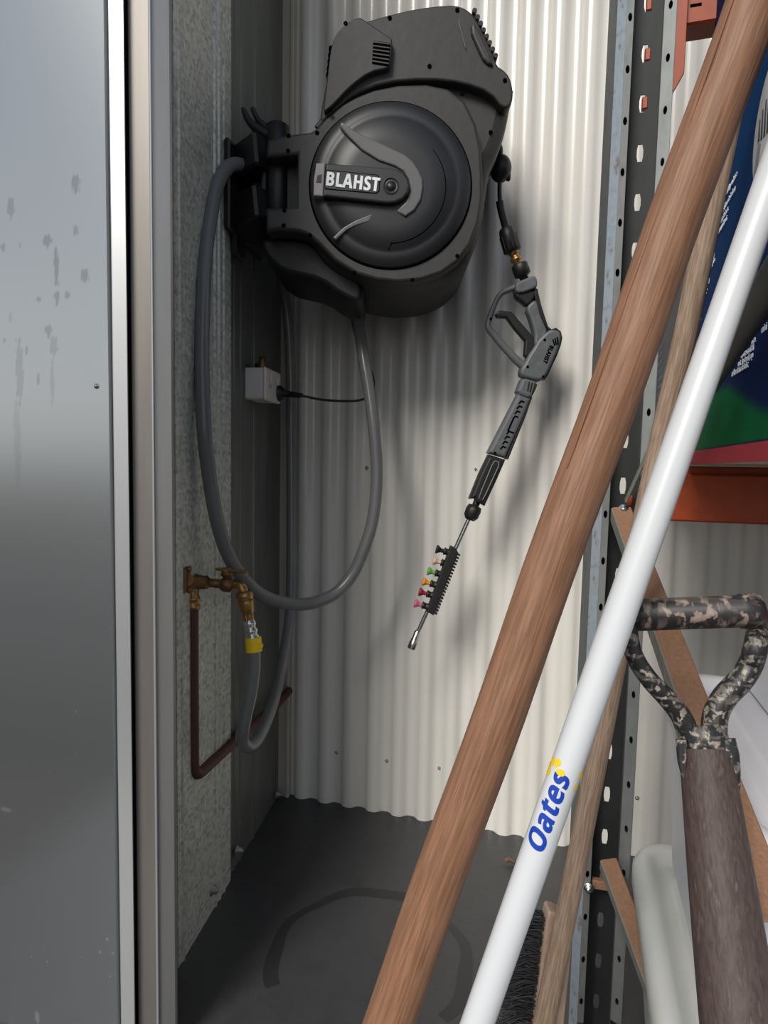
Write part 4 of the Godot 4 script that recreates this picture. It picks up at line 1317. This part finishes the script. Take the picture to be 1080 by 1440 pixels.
# ---------------------------------------------------------------- tap, pipe, socket
func build_tap() -> void:
	var t := thing("garden_tap", "old brass garden tap on the galvanised wall", "tap")
	var wx := LW.basis.x
	var st := mb()
	var hub := at(264, 819, 1.30)
	var wp := LW * (lws(262, 815, 0.011))
	box(st, Vector3(0.008, 0.05, 0.026), Transform3D(LW.basis, wp), 0.003)
	for dy in [0.021, -0.021]:
		turned(st, [[0.006, 0.0], [0.006, 0.003], [0.0045, 0.006], [0.0003, 0.007]], Transform3D(LW.basis * Basis(Vector3.BACK, -PI / 2), wp + Vector3(0, dy, 0) + wx * 0.004), 10)
	obj("wall_flange", st, M.brass_old, t)
	st = mb()
	tube(st, [wp + wx * 0.002, hub], 0.013, 16)
	var e := at(291, 819, 1.325)
	turned(st, [[0.001, -0.018], [0.0165, -0.018], [0.018, -0.012], [0.018, 0.018], [0.0155, 0.024], [0.0145, 0.03], [0.0145, hub.distance_to(e)], [0.001, hub.distance_to(e)]], along(hub, e), 8)
	tube(st, [hub, at(270, 834, 1.30)], 0.0145, 16)
	obj("elbow", st, M.brass_old, t)
	st = mb()
	var n0 := at(270.5, 829, 1.30)
	var n1 := at(271, 858, 1.30)
	var nl := n0.distance_to(n1)
	turned(st, [[0.013, 0.0], [0.0135, 0.35 * nl], [0.0155, 0.37 * nl], [0.0155, 0.52 * nl], [0.0135, 0.55 * nl], [0.0135, 0.72 * nl], [0.0145, 0.75 * nl], [0.0135, nl], [0.001, nl]], along(n0, n1), 16)
	obj("pipe_nut", st, M.brass, t)
	st = mb()
	var v0 := at(289, 819, 1.325)
	var v1 := at(327, 823, 1.34)
	var vl := v0.distance_to(v1)
	turned(st, [[0.0095, 0.0], [0.012, 0.05 * vl], [0.012, 0.12 * vl], [0.0095, 0.14 * vl], [0.0095, 0.52 * vl], [0.0125, 0.58 * vl], [0.0155, 0.66 * vl], [0.016, 0.9 * vl], [0.012, vl], [0.001, vl]], along(v0, v1), 14)
	obj("valve_body", st, M.brass_old, t)
	st = mb()
	var sp := spline(pts_at([[322, 822, 1.34], [332, 822, 1.34], [339, 825, 1.335], [342, 832, 1.335], [343.5, 840, 1.335]]), 5)
	tube(st, sp, 0.0105, 14)
	obj("spout", st, M.brass, t)
	st = mb()
	var k0 := at(343, 832, 1.335)
	var k1 := at(345, 848, 1.333)
	var kl := k0.distance_to(k1)
	turned(st, [[0.012, 0.0], [0.0185, 0.1 * kl], [0.019, 0.4 * kl], [0.019, 0.5 * kl], [0.0175, 0.55 * kl], [0.0175, 0.85 * kl], [0.016, kl], [0.001, kl]], along(k0, k1), 12)
	obj("spout_nut", st, M.brass, t)
	st = mb()
	var s0 := at(319, 818, 1.335)
	var s1 := at(319, 800, 1.335)
	var sl := s0.distance_to(s1)
	turned(st, [[0.008, 0.0], [0.008, 0.4 * sl], [0.0125, 0.45 * sl], [0.0125, 0.7 * sl], [0.0105, 0.75 * sl], [0.0105, sl], [0.0003, sl]], along(s0, s1), 14)
	obj("stem", st, M.brass_old, t)
	st = mb()
	bar(st, at(303, 800, 1.335), at(348, 804.5, 1.325), 0.011, 0.0055, Vector3.UP, 0.002)
	lathe(st, [[0.0105, -0.004], [0.011, 0.0], [0.009, 0.004], [0.0003, 0.005]], Transform3D(Basis(), at(318, 801, 1.335)), 14)
	obj("lever", st, M.brass, t)
	# lagged copper pipe: down the wall, then along it to the corner
	st = mb()
	var p0 := at(271, 856, 1.30)
	var pz := LW.affine_inverse() * p0
	var low := LW * lws(272, 1096, pz.x)
	low = p0 + Vector3(0, at(272, 1104, 1.30).y - p0.y, 0)
	var lw_low := LW.affine_inverse() * low
	var end := LW.affine_inverse() * on_z(392, 990, 0.12)
	var path := [p0, p0.lerp(low, 0.5), low + Vector3.UP * 0.03]
	for i in 7:
		var a := PI * 0.5 * i / 6.0
		path.append(LW * Vector3(pz.x + (end.x - pz.x) * 0.02 * i, lw_low.y + 0.03 - 0.03 * sin(a), lw_low.z - 0.03 + 0.03 * cos(a)))
	path.append(LW * Vector3(lerpf(pz.x, 0.03, 0.5), lerpf(lw_low.y, end.y, 0.45), lerpf(lw_low.z, end.z, 0.5)))
	path.append(LW * Vector3(0.032, end.y, end.z))
	path.append(LW * Vector3(0.034, end.y + 0.004, end.z - 0.02))
	path.append(LW * Vector3(0.036, end.y + 0.004, 0.03))
	tube(st, path, 0.0118, 16)
	obj("water_pipe", st, M.pipe)
	tag_last("dark red brown lagged water pipe below the brass tap", "pipe")

func build_socket() -> void:
	var edge := lws(375, 545, 0.055)
	var t := thing("power_socket", "white surface mounted power socket box on the galvanised wall", "socket", LW)
	var yt := at(375, 517, 1.0).y
	var d := (LW * edge).distance_to(CAMPOS)
	var top := lws(374, 516.5, 0.055)
	var bot := lws(374, 561, 0.055)
	var st := mb()
	boxp(st, Vector3(0.0, bot.y, top.z - 0.115), Vector3(0.047, top.y, top.z), 0.003)
	obj("mounting_box", st, M.gpo, t)
	st = mb()
	boxp(st, Vector3(0.046, bot.y - 0.002, top.z - 0.118), Vector3(0.056, top.y + 0.002, top.z + 0.002), 0.004)
	var face := obj("face_plate", st, M.gpo, t)
	st = mb()
	for q in [0.03, 0.085]:
		boxp(st, Vector3(0.056, top.y - 0.034, top.z - q - 0.007), Vector3(0.061, top.y - 0.014, top.z - q + 0.007), 0.002)
	obj("switch", st, M.gpo, face)
	st = mb()
	for q in [-0.006, 0.006]:
		boxp(st, Vector3(0.0555, bot.y + 0.03, top.z - 0.03 + q - 0.001), Vector3(0.0566, bot.y + 0.038, top.z - 0.03 + q + 0.001), 0.0002)
	obj("pin_hole", st, M.hole, face)
	st = mb()
	turned(st, [[0.011, -0.004], [0.011, 0.016], [0.008, 0.02], [0.008, 0.028], [0.001, 0.028]], Transform3D(Basis(), Vector3(0.036, top.y + 0.002, top.z - 0.03)), 14)
	var cap := obj("gland", st, M.brass_old, t)
	cap.set_meta("label", "brown cable gland on top")
	st = mb()
	turned(st, [[0.009, -0.004], [0.009, 0.014], [0.001, 0.014]], Transform3D(Basis(), Vector3(0.018, top.y + 0.002, top.z - 0.05)), 12)
	obj("gland", st, M.black, t)

# ---------------------------------------------------------------- poles
func pole_line(a: Vector3, b: Vector3, y_low: float, y_high: float) -> Array:
	var d := (b - a) / (b.y - a.y)
	return [a + d * (y_low - a.y), a + d * (y_high - a.y)]

func cut(list: Array, n: int) -> Array:
	var out := []
	for i in n + 1:
		out.append((list[0] as Vector3).lerp(list[1], float(i) / n))
	return out

var W_A := Vector3()
var W_F := Transform3D()
const W_R := 0.0116
const W_Z := 0.47

# photo pixel on the white pole -> (metres along it, arc round it)
func on_pole(px: float, py: float) -> Vector2:
	var cx := 1068.0 - 0.3482 * (py - 300.0)
	var d := px - cx
	var yf := py - d * 0.329 * 0.944
	var foot := at(1068.0 - 0.3482 * (yf - 300.0), yf, W_Z)
	return Vector2((foot - W_A).dot(W_F.basis.y), asin(clampf(d * 0.944 / 22.3, -0.98, 0.98)) * W_R)

func wrap_tri(st: SurfaceTool, a: Vector2, b: Vector2, c: Vector2, lift: float) -> void:
	var e := [a.distance_to(b), b.distance_to(c), c.distance_to(a)]
	var m: float = max(e[0], max(e[1], e[2]))
	if m > 0.0022:
		if e[0] == m:
			wrap_tri(st, a, (a + b) * 0.5, c, lift)
			wrap_tri(st, (a + b) * 0.5, b, c, lift)
		elif e[1] == m:
			wrap_tri(st, a, b, (b + c) * 0.5, lift)
			wrap_tri(st, a, (b + c) * 0.5, c, lift)
		else:
			wrap_tri(st, a, b, (c + a) * 0.5, lift)
			wrap_tri(st, (c + a) * 0.5, b, c, lift)
		return
	var q := []
	for p in [a, b, c]:
		var f: float = p.y / W_R
		q.append(W_A + W_F.basis.y * p.x + (W_F.basis.z * cos(f) + W_F.basis.x * sin(f)) * (W_R + lift))
	tri(st, q[0], q[1], q[2], q[0] - (W_A + W_F.basis.y * a.x))

func wrap_poly(poly: PackedVector2Array, lift: float) -> SurfaceTool:
	var st := mb()
	var idx := Geometry2D.triangulate_polygon(poly)
	for i in range(0, idx.size(), 3):
		wrap_tri(st, poly[idx[i]], poly[idx[i + 1]], poly[idx[i + 2]], lift)
	return st

func build_poles() -> void:
	# thick brown handle, nearest on the left
	var l := pole_line(at(545, 1440, 0.50), at(1060, 0, 0.455), 0.0, 1.44)
	var st := mb()
	var c := cut(l, 40)
	for i in c.size():
		c[i] += Vector3(0.0008 * sin(i * 0.9), 0, 0.0006 * sin(i * 1.7))
	tube(st, c, 0.0192, 28)
	var p := thing("wooden_pole", "thick brown wooden pole leaning across the front of the alcove", "pole")
	obj("shaft", st, M.wood_a, p)
	st = mb()
	# drying crack along the upper left side
	var f := along(l[0], l[1])
	var mid: Vector3 = (l[0] + l[1]) * 0.5
	var nz: Vector3 = (CAMPOS - mid)
	nz = (nz - f.basis.y * nz.dot(f.basis.y)).normalized()
	var nx: Vector3 = f.basis.y.cross(nz).normalized()
	var ck := []
	for i in 30:
		var t := lerpf(0.70, 0.985, i / 29.0)
		var an := -0.72 + 0.012 * sin(i * 0.5) + 0.008 * sin(i * 1.9)
		var r := 0.01915
		ck.append((l[0] as Vector3).lerp(l[1], t) + (nz * cos(an) + nx * sin(an)) * r)
	tube(st, ck, 0.00045, 5)
	var cr := obj("crack", st, M.wood_dark, p)
	cr.set_meta("label", "thin drying crack along the pole")
	# white broom handle
	var w := pole_line(at(671, 1440, W_Z), at(1068, 300, W_Z), 0.0, 1.26)
	W_A = w[0]
	var y: Vector3 = ((w[1] as Vector3) - w[0]).normalized()
	var z := CAMPOS - at(760, 1170, W_Z)
	z = (z - y * z.dot(y)).normalized()
	W_F = Transform3D(Basis(y.cross(z), y, z), W_A)
	var wp := thing("broom_handle", "smooth white broom handle with blue and yellow print, leaning", "broom handle")
	st = mb()
	tube(st, cut(w, 12), W_R, 32)
	obj("shaft", st, M.white_pole, wp)
	# printed name, bent round the handle; it reads up the handle
	var a := on_pole(757, 1191)
	var b := on_pole(795, 1086)
	var tm := letters("Oates", 0.02, 0.0)
	var bb := tm.get_aabb()
	var span := b.x - a.x
	var arr: Array = tm.get_mesh_arrays()
	var vs: PackedVector3Array = arr[Mesh.ARRAY_VERTEX]
	var ix: PackedInt32Array = arr[Mesh.ARRAY_INDEX]
	var base := on_pole(763, 1188).y
	st = mb()
	var n := ix.size() if ix.size() else vs.size()
	for i in range(0, n, 3):
		var q := []
		for k in 3:
			var v: Vector3 = vs[ix[i + k]] if ix.size() else vs[i + k]
			var ty := (v.y - bb.position.y) / bb.size.y
			var tx := (v.x - bb.position.x) / bb.size.x
			q.append(Vector2(a.x + tx * span + ty * 0.0037, 0.0048 - ty * 0.0155 + tx * 0.0007))
		if absf((q[1] - q[0]).cross(q[2] - q[0])) > 1e-10:
			wrap_tri(st, q[0], q[1], q[2], 0.0003)
	var word := obj("lettering", st, M.blue_print, wp)
	word.set_meta("label", "blue printed name on the handle")
	var ctr := on_pole(780, 1080)
	for q in [[779.5, 1065], [787, 1069], [793, 1082], [774.5, 1077], [772.5, 1086]]:
		var tip := on_pole(q[0], q[1])
		var d := (tip - ctr).normalized()
		var s := Vector2(-d.y, d.x)
		var poly := PackedVector2Array()
		var wd := 0.0025
		for k in [[0.0022, 0.0], [0.004, 0.6], [0.0062, 1.0], [0.0082, 0.9], [0.0094, 0.35], [0.0094, -0.35], [0.0082, -0.9], [0.0062, -1.0], [0.004, -0.6]]:
			poly.append(ctr + d * k[0] + s * wd * k[1])
		obj("petal", wrap_poly(poly, 0.0004), M.yellow_print, wp)
	for q in [[815.5, 1085], [810, 1101]]:
		var e := on_pole(q[0], q[1])
		var poly := PackedVector2Array()
		for k in 10:
			poly.append(e + Vector2(cos(TAU * k / 10) * 0.0028, sin(TAU * k / 10) * 0.0019))
		obj("petal", wrap_poly(poly, 0.0004), M.yellow_print, wp)
	# dark greenish grey tube behind the white handle
	var gp := thing("grey_pole", "dark greenish grey pole behind the white handle, by the carton", "pole")
	st = mb()
	tube(st, cut(pole_line(at(984, 556, 0.78), at(1080, 405, 0.53), 1.06, 1.5), 8), 0.0135, 20)
	obj("shaft", st, M.grey_pole, gp)

func build_shovel() -> void:
	var s := thing("shovel", "shovel with worn black D-grip and brown wooden shaft", "shovel")
	# shaft flares towards the blade
	var a := at(991, 1050, 0.5040)
	var b := at(1040, 1440, 0.4200)
	var d := (b - a).normalized()
	var far := a + d * ((0.05 - a.y) / d.y)
	var st := mb()
	var path := [a, a.lerp(b, 0.25), a.lerp(b, 0.5), a.lerp(b, 0.75), b, b.lerp(far, 0.5), far]
	var f := along(a, b)
	tube(st, path, [0.01890, 0.02058, 0.02226, 0.02352, 0.02453, 0.02352, 0.01680], 28, true, 0.9, Vector3.RIGHT)
	obj("shaft", st, M.wood_shovel, s)
	# socket of the grip
	st = mb()
	var c0 := at(984, 1022, 0.5065)
	var c1 := at(993, 1064, 0.5023)
	tube(st, spline([c0, at(988, 1036, 0.5040), at(991, 1050, 0.5040), c1], 4), radii([0.01638, 0.01848, 0.01991, 0.01999], 13), 28, true, 0.9, Vector3.RIGHT)
	var strap := []
	for p in [[1018, 1040, 0.4939], [1024, 1062, 0.4906], [1028, 1085, 0.4880], [1031, 1108, 0.4855], [1034, 1126, 0.4847]]:
		strap.append(at(p[0], p[1], p[2]))
	var sp := spline(strap, 4)
	tube(st, sp, radii([0.00840, 0.00798, 0.00672, 0.00504, 0.00168], sp.size()), 12, true, 0.6, Vector3.RIGHT)
	var strap2 := []
	for p in [[958, 1040, 0.4956], [959, 1070, 0.4931], [961, 1094, 0.4897]]:
		strap2.append(at(p[0], p[1], p[2]))
	sp = spline(strap2, 4)
	tube(st, sp, radii([0.00420, 0.00336, 0.00084], sp.size()), 10, true, 0.6, Vector3.RIGHT)
	obj("socket", st, M.splatter, s)
	# the two arms and the crossbar
	st = mb()
	var la := spline(pts_at([[884, 872, 0.5082], [885, 892, 0.5065], [892, 922, 0.5040], [911, 953, 0.5040], [937, 981, 0.5040], [957, 1006, 0.5040], [969, 1035, 0.5040], [974, 1055, 0.5040]]), 5)
	tube(st, la, radii([0.00630, 0.00672, 0.00689, 0.00714, 0.00756, 0.00798, 0.00882, 0.00840], la.size()), 16)
	obj("arm", st, M.splatter, s)
	st = mb()
	var ra := spline(pts_at([[1060, 848, 0.5040], [1064.5, 868, 0.598], [1064, 900, 0.5023], [1056, 933, 0.5023], [1040, 958, 0.5023], [1020, 979, 0.5040], [1007, 1003, 0.5040], [1004, 1028, 0.5040], [1006, 1052, 0.5040]]), 5)
	tube(st, ra, radii([0.00756, 0.00823, 0.00857, 0.00907, 0.00924, 0.00924, 0.00941, 0.00966, 0.00924], ra.size()), 16)
	obj("arm", st, M.splatter, s)
	st = mb()
	var h0 := at(884, 865, 0.5099)
	var h1 := at(1056, 859, 0.5040)
	var hf := along(h0, h1)
	var hl := h0.distance_to(h1)
	turned(st, [[0.00042, -0.004], [0.00924, -0.003], [0.01277, 0.003], [0.01277, 0.88 * hl], [0.01386, 0.9 * hl], [0.01386, 0.98 * hl], [0.01302, hl + 0.002], [0.00924, hl + 0.008], [0.00042, hl + 0.009]], hf, 9)
	var hb := obj("crossbar", st, M.splatter_bar, s)
	hb.set_meta("label", "faceted black crossbar splashed with dried plaster")
	# blade on the floor, out of the picture
	st = mb()
	var bx := along(far, far + d)
	var poly := PackedVector2Array([Vector2(-0.02, -0.10), Vector2(0.02, -0.10), Vector2(0.09, -0.07), Vector2(0.1, 0.02), Vector2(0.1, 0.045), Vector2(-0.1, 0.045), Vector2(-0.1, 0.02), Vector2(-0.09, -0.07)])
	slab(st, poly, 0.002, -0.002, 0.001, bx)
	obj("blade", st, M.rust_grey, s)

func build_broom() -> void:
	var br := thing("wooden_broom", "wooden broom on end, thin handle and dark bristles beside the rack post", "broom")
	var st := mb()
	var pts := pts_at([[1018, 200, 0.685], [998, 300, 0.70], [961.5, 480, 0.727], [931, 610, 0.745], [885, 830, 0.748], [839, 1070, 0.75], [797.5, 1280, 0.752], [764, 1440, 0.754]])
	var d0: Vector3 = (pts[0] - pts[1])
	pts.push_front(pts[0] + d0 * 1.1)
	var d1: Vector3 = (pts[-1] - pts[-2])
	pts.append(pts[-1] + d1 * ((0.03 - pts[-1].y) / d1.y))
	var path := spline(pts, 6)
	tube(st, path, radii([0.0128, 0.0128, 0.0125, 0.0122, 0.0122], path.size()), 22)
	obj("handle", st, M.wood_b, br)
	# plank-like stock beside the handle
	var a := at(781, 1274, 0.775)
	var b := at(764, 1440, 0.78)
	var dir := (b - a).normalized()
	b = a + dir * ((0.012 - a.y) / dir.y)
	var across := cam_basis.x
	across = (across - dir * across.dot(dir)).normalized()
	var nrm := across.cross(dir).normalized()
	var xf := Transform3D(Basis(across, -dir, across.cross(-dir)), a)
	var L := a.distance_to(b)
	st = mb()
	var poly := PackedVector2Array([Vector2(0.022, -L), Vector2(0.021, -0.01), Vector2(0.014, -0.0025), Vector2(0.004, -0.004), Vector2(-0.002, -0.0015), Vector2(-0.009, 0.0), Vector2(-0.0115, -0.003), Vector2(-0.0125, -0.012), Vector2(-0.02, -L)])
	poly.reverse()
	slab(st, poly, 0.012, -0.012, 0.003, xf, 0.003)
	obj("stock", st, M.wood_plank, br)
	# bristles, too many to count
	var rng := RandomNumberGenerator.new()
	rng.seed = 11
	st = mb()
	for i in 1100:
		var t := rng.randf() * L
		var zz := rng.randf_range(-0.02, 0.012)
		var root := xf * Vector3(-0.010 - 0.008 * t / L, -0.012 - t, zz * 0.6)
		var len := rng.randf_range(0.036, 0.048)
		var droop := rng.randf_range(-0.25, 0.35)
		var tip := root + (-across * 1.0 + dir * droop + nrm * rng.randf_range(-0.25, 0.25)).normalized() * len
		var m := root.lerp(tip, 0.55) - dir * rng.randf_range(0.0, 0.006)
		tube(st, [root, m, tip], [0.0011, 0.001, 0.0005], 4, false)
	var bs := obj("bristles", st, M.bristle, br)
	bs.set_meta("kind", "stuff")
	bs.set_meta("label", "dark stiff bristles")

func build_small() -> void:
	# dry leaf on the floor
	var c := on_y(718, 1214, 0.004)
	var st := mb()
	var rows := []
	for i in 9:
		var t := i / 8.0
		var w := 0.008 * sin(PI * (0.06 + 0.9 * t)) * (1.0 + 0.25 * sin(i * 2.3))
		var row := []
		for k in 5:
			var s := (k - 2) / 2.0
			row.append(c + Vector3((t - 0.5) * 0.026 + 0.003 * s, 0.001 + 0.006 * s * s + 0.003 * sin(t * 5.0), s * w - 0.004 * t))
		rows.append(row)
	grid(st, rows)
	var lf := thing("dry_leaf", "small dry brown leaf on the dark floor near the corrugated wall", "leaf")
	obj("blade", st, M.leaf, lf)
	st = mb()
	tube(st, [c + Vector3(-0.018, 0.004, 0.0), c + Vector3(-0.026, 0.002, 0.003)], 0.0007, 5)
	obj("stalk", st, M.leaf, lf)
